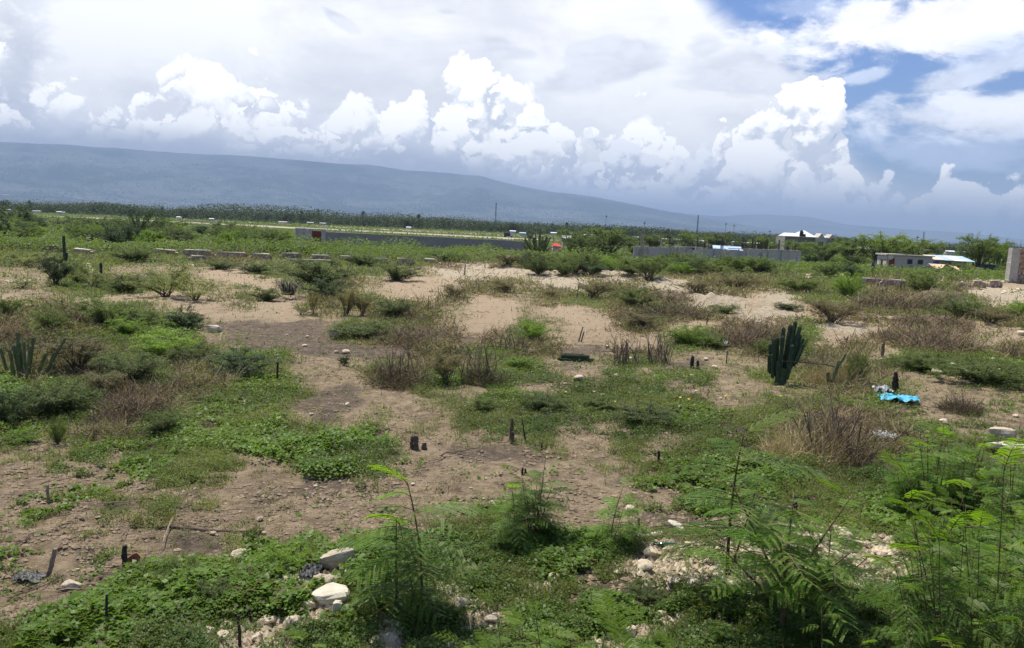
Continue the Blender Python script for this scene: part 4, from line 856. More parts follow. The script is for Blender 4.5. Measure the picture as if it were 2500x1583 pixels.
# ------------------------------------------------------------------ stones and rubbish
def rock_mesh(seed,mat,flat_=.7,block=False):
    import bmesh
    g=np.random.default_rng(seed); bm=bmesh.new()
    if block:
        bmesh.ops.create_cube(bm,size=1); bmesh.ops.bevel(bm,geom=bm.edges[:],offset=.07,segments=2,affect='EDGES'); bmesh.ops.triangulate(bm,faces=bm.faces[:]); bmesh.ops.subdivide_edges(bm,edges=bm.edges[:],cuts=2,use_grid_fill=True)
        for v in bm.verts:
            for n0,d0 in ((Vector((.7,.5,.5)).normalized(),.50),(Vector((-.6,.6,.4)).normalized(),.52),(Vector((.1,-.8,.55)).normalized(),.56),(Vector((-.8,-.5,-.1)).normalized(),.50)):
                q0=v.co.dot(n0)
                if q0>d0: v.co-=n0*(q0-d0)
    else: bmesh.ops.create_icosphere(bm,subdivisions=3,radius=.5)
    pl=g.normal(size=(9,3)); pl/=np.linalg.norm(pl,axis=1,keepdims=True); dd=g.uniform(.26,.42,9); off=g.random(2)*50
    for v in bm.verts:
        p=np.array(v.co)
        if not block:
            for n_,d_ in zip(pl,dd):
                s=p@n_
                if s>d_: p=p-n_*(s-d_)*.9
            p[2]*=flat_
        p=p*(1+.16*(fbm(np.array([p[0]*5+off[0]+p[2]*3]),np.array([p[1]*5+off[1]+p[2]*4]),4)[0]-.5)*(2.2 if not block else 1.7))
        v.co=p
    me=bpy.data.meshes.new('stone'); bm.to_mesh(me); bm.free(); me.materials.append(M[mat]); return me
RK=[rock_mesh(i,'rock',.5+.1*(i%4)) for i in range(7)]+[rock_mesh(20+i,'rock_tan',.6) for i in range(3)]; BK=[rock_mesh(40+i,'conc_w',block=True) for i in range(3)]; BT=rock_mesh(50,'rock_tan',block=True)
def stone(px,py,w,label,k=None,cat='stone',name='white_stone',group=None,sc=None,rz=None,tilt=(0,0),dz=0.3):
    x,y,z=gp(px,py); s=w*math.hypot(x,y)/F*1.03 if sc is None else 1
    me=random.choice(RK[:7]) if k is None else k; S_=(s,s*random.uniform(.7,1),s*random.uniform(.7,1.)) if sc is None else sc
    o=put(name,me,None,(x,y,z+S_[2]*dz),random.random()*6.28 if rz is None else rz,S_); o.rotation_euler[0],o.rotation_euler[1]=tilt; return tag(o,label,cat,group)
stone(806,1468,86,'flat broken white concrete slab lying in the foreground weeds',BK[0],'concrete slab','concrete_slab',sc=(.36,.26,.10),rz=.25,tilt=(.12,-.1),dz=.9)
stone(742,1492,50,'pitted white lump left of the broken white slab')
stone(822,1505,34,'upright pale fragment below the broken white slab',BK[1],'rubble','concrete_fragment',sc=(.09,.1,.2),rz=.4)
stone(822,1398,80,'long tan broken block resting on the rubble behind the white slab',BT,'block','broken_block',sc=(.38,.15,.16),rz=.45,tilt=(.1,-.18),dz=.9)
stone(855,1412,50,'tan angular stone right under the long broken block',RK[7],name='tan_stone')
stone(810,1430,48,'rounded tan stone under the long broken block',RK[8],name='tan_stone')
stone(745,1425,40,'pale flat stone left of the long broken block')
stone(963,1425,45,'pitted tan stone beside the thin feathery sapling',RK[9],name='tan_stone'); stone(992,1480,38,'pale stone at the foot of the tall sapling'); stone(870,1425,22,'small white stone right of the tan stones')
stone(590,1372,52,'grey-white jagged stone half hidden by the blue-green weed'); stone(175,1440,44,'pitted grey lump above the charred branch',RK[7],name='tan_stone')
stone(500,1552,48,'cluster-like white stone in weeds near the bottom edge'); stone(545,1568,38,'white stone beside the bottom-edge peg'); stone(635,1272,20,'small round stone on the dark bare soil')
for a in [(848,994,20,'grey-white stone on burnt soil in the left field centre'),(1698,1020,18,'pale stone among weeds left of the tall cactus foot'),(1412,930,28,'long white stone on the soil front of the cactus logs'),(1690,920,14,'round white pebble on the burnt patch'),(1745,900,16,'white stone right of the charred forked stub'),(455,1085,26,'flat tan stone in the left weeds'),
  (1538,1248,26,'white stone on bare soil, upper of the two right of the thin sapling'),(1565,1318,30,'flat white stone by the green bottle'),(1483,1262,16,'white stone behind the thin sapling'),(1715,1300,28,'pale angular stone right of the tilted slab'),(1860,1250,30,'pale upright rubble piece behind the mound'),(2285,915,26,'white flat stone in the green mound on the right'),(2492,820,20,'white stone cut by the right edge'),(1740,1205,16,'white stone in the dense creepers'),(2325,895,14,'small white stone near the right brush'),(2305,1035,22,'pale stone right of the turquoise plastic')]:
    stone(*a)
stone(1650,1305,62,'pale slab tilted over burnt debris on the dark soil',BK[2],'concrete slab','concrete_slab',sc=(.24,.16,.05),rz=-.4,tilt=(.1,.35),dz=2.2)
stone(1600,1312,46,'splintered flat slab piece under the tilted one',BK[1],'concrete slab','concrete_slab',sc=(.24,.12,.04),rz=.9,dz=.8)
stone(1862,1262,62,'large pale block end behind the rubble mound',BK[0],'block','broken_block',sc=(.34,.2,.2),rz=-.3)
stone(2470,1112,100,'long pale concrete slab raised over dark shade at the right edge',BK[1],'concrete slab','concrete_slab',sc=(.8,.4,.10),rz=-.12,dz=1.9); stone(2420,1160,50,'smaller white slab below the long raised one',BK[2],'concrete slab','concrete_slab',sc=(.4,.3,.08),rz=.3,dz=.9)
stone(2440,1068,60,'dark-sided block behind the long raised slab',BT,'block','broken_block',sc=(.55,.3,.26),rz=.1); stone(523,810,32,'tan concrete block with a bright top on the edge of burnt soil',BT,'block','concrete_block',sc=(.50,.28,.24),rz=-.15,dz=.42)
stone(815,822,20,'yellowish stone block at the left tip of the long low shrub',BT,'block','stone_block',sc=(.34,.2,.33),rz=.2,tilt=(0,.1)); stone(1235,640,36,'fallen wall chunk with a pale rounded top',BT,'wall chunk','wall_chunk',sc=(1.75,.5,.75),rz=.02,dz=.4)
for (px,py,w) in [(744,848,14),(822,862,14),(845,864,20),(750,825,10),(1350,893,8),(1395,891,8),(700,820,10),(1483,849,12),(1540,878,14),(1556,860,14),(1724,880,14),(1670,922,10),(1506,922,18),(1600,923,10),(760,1015,14),(940,1040,10),(1030,770,9),(640,1008,9),(560,930,12),(700,1100,10),(1008,1185,12),(770,1190,12),(830,1178,10),(1200,1232,16),(950,1270,10),(520,1305,16),(370,1412,18),(340,1426,12),(645,1305,14),(190,1395,12),(430,1135,10),(1450,960,10),(1470,968,14),(1365,1120,9),(1630,1110,10),(1590,1195,10),(2000,870,10),(2150,880,9),(2240,842,9),(2050,892,10),(2425,880,12),(2440,905,9),(2380,905,10),(2190,1010,12),(2260,1060,14),(2400,1075,16),(2480,1020,14),(1340,1240,10),(1180,1220,9),(990,1400,16),(60,1265,9),(300,1180,9),(1150,1195,9),(590,1115,9),(480,1190,9),(1700,958,10),(1760,975,9),(1850,990,9),(1380,940,10)]:
    stone(px,py,w,'small loose white stone lying on the open ground',group='loose white stones on the open ground')
g2=np.random.default_rng(11); n=0
zr=KEYS.index('r')
while n<170:
    px,py=g2.uniform(440,2260),g2.uniform(1365,1590)
    if n%2: px,py=1500+700*g2.random(),1290+160*g2.random()
    x,y,_=ground(px,py)
    if g2.random()<zone(x,y)[0,zr]**.7: stone(px,py,12+46*g2.random()**2.2,'pale rubble stone in the foreground rubble',RK[g2.integers(0,10)],group='pale rubble stones in the foreground'); n+=1
fr=MB(); O6=np.array([[1,0,0],[0,1,0],[-1,0,0],[0,-1,0],[0,0,.9],[0,0,-.6],[.6,.6,.5],[-.6,.5,.5]])
for (cx,cy,rx,ry,k) in [(1980,675,30,6,16),(2095,736,20,4,14),(2330,740,20,6,14),(2390,690,40,12,26),(2400,755,70,8,34),(2300,680,60,12,24),(2060,672,20,4,8),(1090,640,90,6,16),(1340,672,90,8,34),(215,655,14,14,16),(470,650,50,4,9),(1600,715,60,6,12),(2470,715,25,6,12),(50,690,40,3,18)]:
    for _ in range(k):
        px,py=cx+g2.normal()*rx*.6,cy+g2.normal()*ry*.6; x,y,z=gp(px,py); r=g2.uniform(2,6)*math.hypot(x,y)/F*.5*2
        V=O6*r*(1+.5*(g2.random((8,1))-.5))*[1,1,.7]+[x,y,z+r*.3]; fr.add(V,None,[[0,1,6],[1,2,7],[0,6,4],[6,1,4],[1,7,4],[7,2,4],[2,3,4],[3,0,4],[1,0,5],[2,1,5],[3,2,5],[0,3,5]])
tag(fr.put('far_rubble','rock'),'heaps of small white stones along the far edge of the field','rubble',kind='stuff')
def sheet(px,py,w,h,mat,label,cat,name,lift=.10,seed=0,rz=0,nx=26,ny=18):
    x,y,z=gp(px,py); g=np.linspace(-.5,.5,nx),np.linspace(-.5,.5,ny); X,Y=np.meshgrid(*g,indexing='ij'); nn=fbm(X*7+seed,Y*7+3,4,.6); ed=(np.abs(X)**3+np.abs(Y)**3)*4
    Xw=X*w*(1+.5*(fbm(Y*4+seed,X*4,3)-.5)); Yw=Y*h*(1+.9*(fbm(X*4+seed+9,Y*3,3)-.5)); rid=1-np.abs(2*fbm(X*4+Y*3+seed+3,Y*5,3)-1)
    Z=.015+lift*np.clip(nn*1.1+.8*rid-.75-ed*.3,0,1.5); V=np.stack([Xw,Yw,Z],-1).reshape(-1,3); i=np.arange(nx-1)[:,None]*ny+np.arange(ny-1)[None]; Q=np.stack([i,i+ny,i+ny+1,i+1],-1).reshape(-1,4)
    me=npmesh(name,np.concatenate([V,V-[0,0,.004]]),np.concatenate([Q,Q[:,::-1]+len(V)]),mat,smooth=True); o=put(name,me,None,(x,y,z+.03),rz); return tag(o,label,cat)
sheet(2192,980,.88,.62,'blue_cloth','crumpled turquoise plastic sheet lying on the ground at right','plastic sheet','plastic_sheet',.16,1,-.25)
sheet(2152,963,.45,.35,'grey_plastic','pale grey crumpled bag touching the turquoise sheet','plastic bag','plastic_bag',.25,2)
sheet(2160,1075,.40,.40,'grey_plastic','grey-white plastic bag in front of the turquoise sheet','plastic bag','plastic_bag',.2,8); sheet(1765,846,.4,.35,'grey_plastic','pale bluish plastic scrap at the foot of the right bramble','plastic bag','plastic_bag',.25,5)
sheet(2195,1478,.26,.34,'grey_plastic','translucent white plastic bag on the rubble mound','plastic bag','plastic_bag',.14,4); sheet(2310,1530,.4,.3,'grey_plastic','grey plastic sheet under the saplings at the lower right','plastic sheet','plastic_sheet',.1,6); sheet(2355,912,.3,.25,'conc_w','small white scrap on the green mound near the right edge','scrap','paper_scrap',.1,7)
sheet(70,1420,.3,.2,'darkmetal','dark rag lying by the leaning stick at left','rag','dark_rag',.06,12); sheet(760,1415,.2,.3,'darkmetal','black plastic scrap beside the broken blocks','plastic scrap','plastic_scrap',.1,14)
# terracotta shard and bottle
mb=MB(); P=[];a=np.linspace(-.8,1.2,9)
for zz in (0,.16): P+=[[math.cos(t)*.12,math.sin(t)*.12,zz*(1-.4*abs(t))] for t in a]
P+= [[p[0]*.86,p[1]*.86,p[2]] for p in P]; Q=[[i,i+1,i+10,i+9] for i in range(8)]+[[i+18,i+27,i+28,i+19] for i in range(8)]+[[9+i,10+i,28+i,27+i] for i in range(8)]
o=mb.add(P,Q).put('terracotta_shard','terra',None,loc=gp(322,1393),rz=1.6); tag(o,'curved terracotta shard right of the charred black post','pot shard')
t=[(0,.0),(.001,.033),(.02,.036),(.17,.036),(.21,.02),(.235,.013),(.28,.013),(.281,.0)]; V=[];k=14
for zz,r in t: V+=[[zz,math.cos(2*np.pi*j/k)*r,math.sin(2*np.pi*j/k)*r] for j in range(k)]
x,y,z=gp(1625,1342); e=empty('glass_bottle',(x+.12,y,z+.045),'dark green glass bottle lying on the burnt soil by the tilted slab','bottle',3.0)
MB().add(V,[[i*k+j,i*k+(j+1)%k,(i+1)*k+(j+1)%k,(i+1)*k+j] for i in range(len(t)-1) for j in range(k)]).put('body','bottle',e,smooth=True); MB().tube([(.275,0,0),(.30,0,0)],[.015,.014],10).put('cap','conc_w',e)
fl=MB()
for j in range(5): a=j*1.257; fl.add([[0,0,0],[.018*math.cos(a-.5),.018*math.sin(a-.5),.006],[.03*math.cos(a),.03*math.sin(a),.010],[.018*math.cos(a+.5),.018*math.sin(a+.5),.006]],[[0,1,2,3]])
fm=fl.mesh('flower','yellow')
for px,py in [(1863,1105),(1810,1118),(1680,993),(1660,990),(1500,1000),(1380,975),(2215,820),(2230,825),(2200,823),(1430,1012),(1290,815),(2245,1010),(2080,1100),(1100,800),(1770,985),(1905,985)]:
    x,y,z=gp(px,py); o=put('yellow_flower',fm,None,(x,y,z+.18),random.random()*6,1.2 if py>900 else 2.5); o.rotation_euler[0]=.5; tag(o,'small yellow flower above the weeds','flower','small yellow flowers')
# ------------------------------------------------------------------ walls and buildings
def seg_wall(px0,d0,px1,d1): a=at_dist(px0,d0); b=at_dist(px1,d1); L=math.hypot(b[0]-a[0],b[1]-a[1]); return a,b,L,math.atan2(b[1]-a[1],b[0]-a[0])
# ruined low wall: separate standing pieces
def low_wall(px0,py0,px1,py1,h,label,cope=True):
    h*=.8; py0+=2; py1+=2
    a=gp(px0,py0); b=gp(px1,py1); L=math.hypot(b[0]-a[0],b[1]-a[1]); rz=math.atan2(b[1]-a[1],b[0]-a[0]); e=empty('ruined_wall',a,label,'wall',rz)
    n=max(3,int(L/.35)); t=np.linspace(0,L,n); g=np.random.default_rng(int(px0)); hh=h*(1+g.normal(size=n)*.05); hh[0]*=.6; hh[-1]*=.7; V=[]
    for y in (-.14,.14): V+=[[x+g.normal()*.03,y+g.normal()*.02,-.3] for x in t]+[[x+g.normal()*.03,y,k] for x,k in zip(t,hh)]
    Q=[]; 
    for s in (0,1): o=2*n*s; Q+=[[o+i,o+i+1,o+n+i+1,o+n+i] for i in range(n-1)]
    Q+=[[n+i,n+i+1,3*n+i+1,3*n+i] for i in range(n-1)]+[[0,n,3*n,2*n],[n-1,2*n-1,4*n-1,3*n-1]]; MB().add(V,Q).put('stonework','masonry',e)
    if cope: MB().box(.25,L-.25,-.17,.17,h*1.02,h*1.02+.08,.02).put('coping','conc_w',e)
LW=[((100,612),(152,614),.6,'leftmost short piece of the ruined wall behind the cactus post'),((180,618),(225,620),.5,'short ruined wall piece right of the cactus post'),((375,617),(432,622),.55,'ruined wall piece emerging from the green bush at left'),((446,624),(520,628),.7,'long pale-capped wall piece with a broken left end'),((524,628),(606,631),.6,'reddish pale-capped wall piece joined to the long one'),
((460,634),(522,636),.45,'lower front wall piece below the pale-capped one'),((610,632),(664,634),.62,'wall piece hidden at its right by brown scrub'),((682,629),(737,630),.55,'short capped wall piece with a rounded end, left of the middle gap'),((755,633),(808,635),.55,'short capped wall piece right of the middle gap'),((694,638),(816,641),.25,'low front footing wall below the two capped pieces'),
((826,634),(890,637),.45,'low flat wall piece in the middle'),((899,640),(952,643),.55,'thin capped wall piece with brown stonework'),((964,645),(1013,646),.7,'wall piece with bright rounded left corner'),((1035,640),(1066,642),.45,'last small wall piece before the green bushes'),((1078,626),(1130,629),.5,'wall piece half behind the green bushes')]
for a,b,h,l in LW: low_wall(*a,*b,h,l)
for a,b,h,l in [((2099,694),(2165,698),.75,'left end of the right-hand ruined wall with a loose stone on top'),((2145,700),(2215,702),.85,'reddish piece of the right-hand ruined wall'),((2330,700),(2362,701),.5,'small capped piece of the right-hand ruined wall'),((2370,700),(2406,702),.75,'capped wall piece second from the stone pillar'),((2411,701),(2444,702),.75,'capped wall piece next to the stone pillar'),((2243,681),(2290,683),.45,'low wall piece further back below the sheds')]: low_wall(*a,*b,h,l)
# grey perimeter wall with pale panels and a red gate
a,b,L,rz=seg_wall(722,118,795,116); e=empty('painted_wall',a,'short pale wall with pilasters and a red gate at the end of the long grey wall','wall',rz)
gx=(762-722)/73*L; ge=(785-722)/73*L
MB().box(0,gx,0,.2,0,2.35).put('wall_panel','conc',e); MB().box(ge,L,0,.2,0,2.35).put('wall_panel','conc',e); MB().box(-.1,L+.05,-.03,.23,2.35,2.5).put('coping','conc_w',e)
for k in (0,.36,.70): MB().box(k*gx,k*gx+.16,-.08,0,0,2.35).put('pilaster','conc_w',e)
mb=MB().box(gx,ge,.04,.1,.05,2.2); 
for i in range(7): x=gx+(ge-gx)*(i+.5)/7; mb.box(x-.04,x+.04,-.0,.04,.1,2.15)
mb.put('gate','redrust',e)
a,b,L,rz=seg_wall(795,116,1285,108); e=empty('block_wall',a,'long dark grey concrete block wall running along the plain','wall',rz)
MB().box(0,L,0,.2,0,2.1).put('wall_panel','block_d',e)
mb=MB(); x=0
while x<L-2: w=random.uniform(1.5,5); mb.box(x,x+w,-.015,.215,2.1,2.1+random.uniform(.04,.10)) if random.random()<.6 else 0; x+=w+.02
mb.put('coping','conc_w',e)
for i in range(int(L/4)): MB().box(2+i*4,2.3+i*4,-.06,.0,0,2.09).put('pilaster','block_d',e)
# unfinished block wall with columns and starter bars
a,b,L,rz=seg_wall(1552,102,1958,116); e=empty('unfinished_wall',a,'unfinished grey blockwork wall with columns and starter bars behind the scrub','wall',rz); k=L/406
xs=[0,30,57,80,92,130,150,180,200,218,240,262,292,318,345,375,406]
for i,(p,q) in enumerate(zip(xs[:-1],xs[1:])): MB().box(p*k+.005,q*k-.005,0 if i%2 else .12,.2 if i%2 else .32,0,2.25-random.choice((0,.05,.1,.3))).put('wall_panel',('block_p','block','conc_w','conc')[random.choice((0,1,1,3,3,2))],e)
MB().box(92*k,150*k,-.02,.34,2.26,2.38).put('ring_beam','conc_w',e); MB().box(218*k,400*k,-.02,.34,2.26,2.36).put('ring_beam','conc_w',e)
for i,p in enumerate([12,57,92,96,116,150,182,205,240,262,300,318,352,395]): MB().box(p*k,p*k+.14,-.09,-.01,0,2.3+random.uniform(-.1,.1)).put('column','conc_w' if i%2 else 'conc',e)
for i in range(26):
    p=random.uniform(0,L); h=random.uniform(.5,1.5); mb=MB()
    for o in ((0,.05),(.1,.05),(0,.2),(.1,.2)): mb.tube([(p+o[0],o[1],2.2),(p+o[0]+random.gauss(0,.03),o[1],2.3+h)],.032,4)
    mb.put('starter_bars','rebar',e)
MB().tube([(13*k,-.1,1.),(12*k,0,3.9)],.07,6).put('timber_prop','wood',e); MB().tube([(17*k,-.1,1.),(17*k,0,3.5)],.06,6).put('timber_prop','wood',e); MB().box(57*k,57*k+.15,.0,.15,2.3,3.3).put('timber_prop','wood',e)
a,b,L2,rz=seg_wall(1700,135,1960,140); e=empty('rear_block_wall',a,'second pale block wall behind the unfinished one','wall',rz); MB().box(0,L2,0,.2,0,1.9).put('wall_panel','block',e)
for i in range(9): MB().box(i*L2/9,i*L2/9+.15,-.06,-.01,0,2.6).put('column','conc',e)
a=at_dist(1745,126); e=empty('sheet_shelter',a,'low shelter with a pale blue sheet roof behind the unfinished wall','shelter'); mb=MB(); mb.add([[-.1,0,1.95],[4.6,0,1.8],[4.9,2.5,2.35],[.2,2.5,2.45]],[[0,1,2,3]]).add([[-.1,0,1.92],[4.6,0,1.77],[4.9,2.5,2.32],[.2,2.5,2.42]],[[3,2,1,0]]); mb.put('roof','blue_roof',e)
for x,y in ((.1,.1),(4.4,.1),(.3,2.4),(4.7,2.4)): MB().box(x-.04,x+.04,y-.04,y+.04,0,1.85).put('post','wood',e)
# large house with white roofs
d0=235; a=at_dist(1916,d0); kk=d0/F; e=empty('large_house',a,'large unplastered house with white hipped roofs on the horizon','house',-.02); Wd=124*kk
H=4.5; MB().box(0,70*kk,0,9,0,H).put('wall','block_d',e); MB().box(70*kk,100*kk,-1.5,8,0,H).put('wall','conc',e); MB().box(102*kk,112*kk,1.5,8,0,H).put('wall','conc',e)
def gable(mb,x0,x1,y0,y1,z0,zr):
    xm=(x0+x1)/2; return mb.add([[x0,y0,z0],[xm,y0,zr],[x1,y0,z0],[x0,y1,z0],[xm,y1,zr],[x1,y1,z0]],[[0,1,4,3],[1,2,5,4]],[[0,2,1],[3,4,5]])
def hip(x0,x1,y0,y1,z,zr,mat,t=.35):
    xa,xb=x0+(x1-x0)*t,x1-(x1-x0)*t; ym=(y0+y1)/2; return MB().add([[x0,y0,z],[x1,y0,z],[x1,y1,z],[x0,y1,z],[xa,ym,zr],[xb,ym,zr]],[[0,1,5,4],[2,3,4,5],[0,3,2,1]],[[1,2,5],[3,0,4]]).put('roof',mat,e)
MB().box(-.6,101*kk,-1.2,-.1,H,H+.18).put('eaves_slab','conc_w',e)
hip(0,34*kk,0,7,H+.2,H+1.15,'white_roof',.15); hip(32*kk,76*kk,0,9,H+.2,H+2.0,'white_roof',.42); hip(92*kk,106*kk,1,8,H+.2,H+1.,'white_roof',.3)
for x0,x1,zr in ((74*kk,92*kk,H+1.35),(100*kk,116*kk,H+1.2)):
    gable(MB(),x0,x1,-1.6,3,H,zr).put('gable','conc',e)
mb=MB(); column(mb,(37*kk,-.6,H+.2),1.2,.62,(0,0),8,4); t_=mb.put('water_tank','darkmetal',e); MB().box(40*kk,47*kk,-.8,.5,H+.2,H+.95).put('parapet','darkmetal',e)
for x0,x1 in ((8,18),(50,58),(76,88)):
    f=MB().box(x0*kk,x1*kk,-.06 if x0<70 else -1.56,-.0 if x0<70 else -1.5,2.2,3.5).put('window','darkmetal',e)
for x in (96,118): MB().box(x*kk,x*kk+.35,-1.6,-1.25,0,H).put('column','block_d',e)
MB().box(114*kk,124*kk,-1.7,1,H-.25,H).put('porch_slab','conc',e)
# sheds
def shed(px0,px1,dist,h,label,name,wallm,roof):
    a=at_dist(px0,dist); w=(px1-px0)*dist/F; e=empty(name,a,label,'shed',-.03); MB().box(0,w,0,3.2,0,h).put('wall',wallm,e); return e,w
e,w=shed(2168,2277,114,2.25,'low grey block shed with a flat pale roof edge and boarded windows','block_shed','block',0)
MB().box(-.25,w*.42,-.35,3.4,2.27,2.45).put('roof','conc_w',e); MB().box(w*.42,w+.25,-.2,3.4,2.26,2.38).put('roof','wood',e)
MB().add([[-.05,-.5,2.2],[.75,-.5,2.2],[.6,-.55,1.75],[0,-.55,1.55],[-.05,-.46,2.2],[.75,-.46,2.2],[.6,-.51,1.75],[0,-.51,1.55]],[[0,1,2,3],[7,6,5,4],[0,4,5,1],[2,6,7,3],[0,3,7,4],[1,5,6,2]]).put('awning','conc_w',e)
MB().box(.35,1.1,-.03,0,.1,1.9).put('door','redrust',e)
for x in (w*.46,w*.69):
    f=MB().box(x,x+.65,-.05,0,1.15,1.8).box(x+.29,x+.36,-.07,-.05,1.17,1.78).put('window','darkmetal',e); MB().box(x-.07,x,-.07,0,1.1,1.85).box(x+.65,x+.72,-.07,0,1.1,1.85).put('frame','wood',f)
e,w=shed(2288,2362,118,1.75,'block shed with a lean-to roof of pale blue sheets','tin_roof_shed','block_p',0)
for i,mt in enumerate(('conc_w','blue_roof','white_roof','blue_roof')):
    x0=-.6+(w+1.4)*i/4; x1=x0+(w+1.4)/4-.01; o=.3*(3-i)/3; MB().add([[x0,-.9,1.85-.03*i],[x1,-.9,1.85-.03*i],[x1+.3,3.6,2.45],[x0+.3,3.6,2.45],[x0,-.9,1.8-.03*i],[x1,-.9,1.8-.03*i],[x1+.3,3.6,2.40],[x0+.3,3.6,2.40]],[[0,1,2,3],[7,6,5,4],[0,4,5,1],[2,6,7,3],[0,3,7,4],[1,5,6,2]]).put('roof_sheet',mt,e)
MB().box(w*.32,w*.50,-.05,0,.9,1.5).put('window','darkmetal',e); MB().box(w*.78,w*.84,-.05,0,1.1,1.3).put('vent','darkmetal',e)
MB().box(-.55,.3,-.3,-.25,.6,1.6).put('blue_board','bluesheet',e)
a=at_dist(2282,108); e=empty('peach_tarp_shelter',a,'sagging peach tarpaulin stretched over sticks in front of the sheds','tarpaulin shelter',-.02)
nx,ny=14,8; V=[]
for i in range(nx):
    for j in range(ny):
        u,v=i/(nx-1),j/(ny-1); V.append([u*3.7,-.3+v*1.6-(u>.5)*(1-v)*.5*u,1.45-.10*u-max(0,u-.35)*1.1*(1-v*.8)-.12*math.sin(u*9)*(1-v)+random.gauss(0,.02)-(1-v)*.45*(u<.35)])
V=np.array(V); Q=np.array([[i*ny+j,(i+1)*ny+j,(i+1)*ny+j+1,i*ny+j+1] for i in range(nx-1) for j in range(ny-1)])
MB().add(V,Q).add(V-[0,0,.01],Q[:,::-1]).put('tarp','peach',e,smooth=True)
for x in (.1,1.2,2.2): MB().tube([(x,0,0),(x,.1,1.2)],.03,5).put('pole','wood',e)
a=at_dist(2365,108); o=MB().tube([(0,0,.3),(-.7,.1,1.5)],.035,5).put('leaning_pole','wood',None,loc=a); tag(o,'bare pole leaning right of the peach tarpaulin','pole')
# stick gate beside the person
a=at_dist(2152,110); e=empty('stick_fence',a,'rough stick fence between the person and the low grey shed','fence')
MB().box(0,.07,0,.07,0,1.75).put('post','wood',e); MB().box(.15,.4,0,.04,.3,1.7).put('board','bark',e); MB().tube([(0,0,1.7),(.8,0,1.62),(1.3,0,1.85)],.06,5).put('rail','bark',e); MB().tube([(-.7,0,.25),(-.3,0,.12),(.1,0,.2)],.03,5).put('rail','wood',e)
# dark car roof at far right behind scrub
a=at_dist(2403,125); e=empty('dark_car',a,'dark car half hidden in scrub left of the stone pillar','car')
MB().add([[0,0,.35],[2.9,0,.35],[2.9,1.4,.35],[0,1.4,.35],[0,0,.85],[2.9,0,.8],[2.9,1.4,.8],[0,1.4,.85],[.5,.15,1.3],[1.9,.15,1.3],[1.9,1.25,1.3],[.5,1.25,1.3]],[[0,1,5,4],[3,7,6,2],[0,4,7,3],[1,2,6,5],[4,5,9,8],[7,11,10,6],[4,8,11,7],[5,6,10,9],[8,9,10,11]]).put('body','darkmetal',e)
for x in (.6,2.3): MB().tube([(x,-.03,.3),(x,.2,.3)],[.3,.3],12).put('wheel','char',e)
# stone pillar and masonry wall at the right edge
x,y,z=gp(2467,692); e=empty('concrete_pillar',(x,y,z),'tall grey concrete pillar with starter bars at the right edge','pillar'); w=1.0
V=[];
for zz,g_ in ((-.1,.06),(.35,.05),(.4,0),(1.3,.0),(2.35,.0),(2.4,-.02),(4.02,-.03)):
    for (sx_,sy_) in ((-1,-1),(1,-1),(1,1),(-1,1)): V.append([sx_*(.46+g_)+random.gauss(0,.008),sy_*(.4+g_),zz])
Q=[[i*4+j,i*4+(j+1)%4,(i+1)*4+(j+1)%4,(i+1)*4+j] for i in range(6) for j in range(4)]+[[24,25,26,27]]; MB().add(V,Q).put('shaft','conc',e)
MB().box(-.62,.75,-.6,.6,-.2,.28,.03).put('footing','masonry',e)
mb=MB()
for i in range(7): xx=-.4+.13*i; mb.tube([(xx,random.uniform(-.3,.3),4.),(xx+random.gauss(0,.08),random.uniform(-.3,.3),4.4+random.random()*.35)],.012,4)
mb.tube([(-.45,-.3,4.15),(-.2,-.3,4.3),(.1,-.3,4.12),(.4,-.3,4.35)],.012,4); mb.put('starter_bars','rebar',e)
e=empty('masonry_wall',(x+.52,y,z),'reddish rubble masonry wall joining the concrete pillar','wall'); n=30; V=[];Q=[]
for j in range(20):
    for i in range(n+1): V.append([i*.2,-.25+random.gauss(0,.02)-(.12 if j<3 else 0),-.2+j*(4.1+.1*math.sin(i))/19])
for j in range(19):
    for i in range(n): Q.append([j*(n+1)+i,j*(n+1)+i+1,(j+1)*(n+1)+i+1,(j+1)*(n+1)+i])
b0=len(V); V+=[[v[0],.3,v[2]] for v in V]; Q+=[[q[3]+b0,q[2]+b0,q[1]+b0,q[0]+b0] for q in Q]; t0=19*(n+1)
Q+=[[t0+i,t0+i+1,t0+i+1+b0,t0+i+b0] for i in range(n)]+[[j*(n+1),(j+1)*(n+1),(j+1)*(n+1)+b0,j*(n+1)+b0] for j in range(19)]; MB().add(V,Q).put('stonework','masonry',e)
mb=MB()
for i in range(9): xx=.2+.4*i; mb.tube([(xx,0,4.),(xx+random.gauss(0,.05),0,4.4+random.random()*.3)],.012,4)
mb.tube([(0,0,4.4),(2,0,4.45),(4,0,4.4)],.012,4); mb.put('starter_bars','rebar',e)
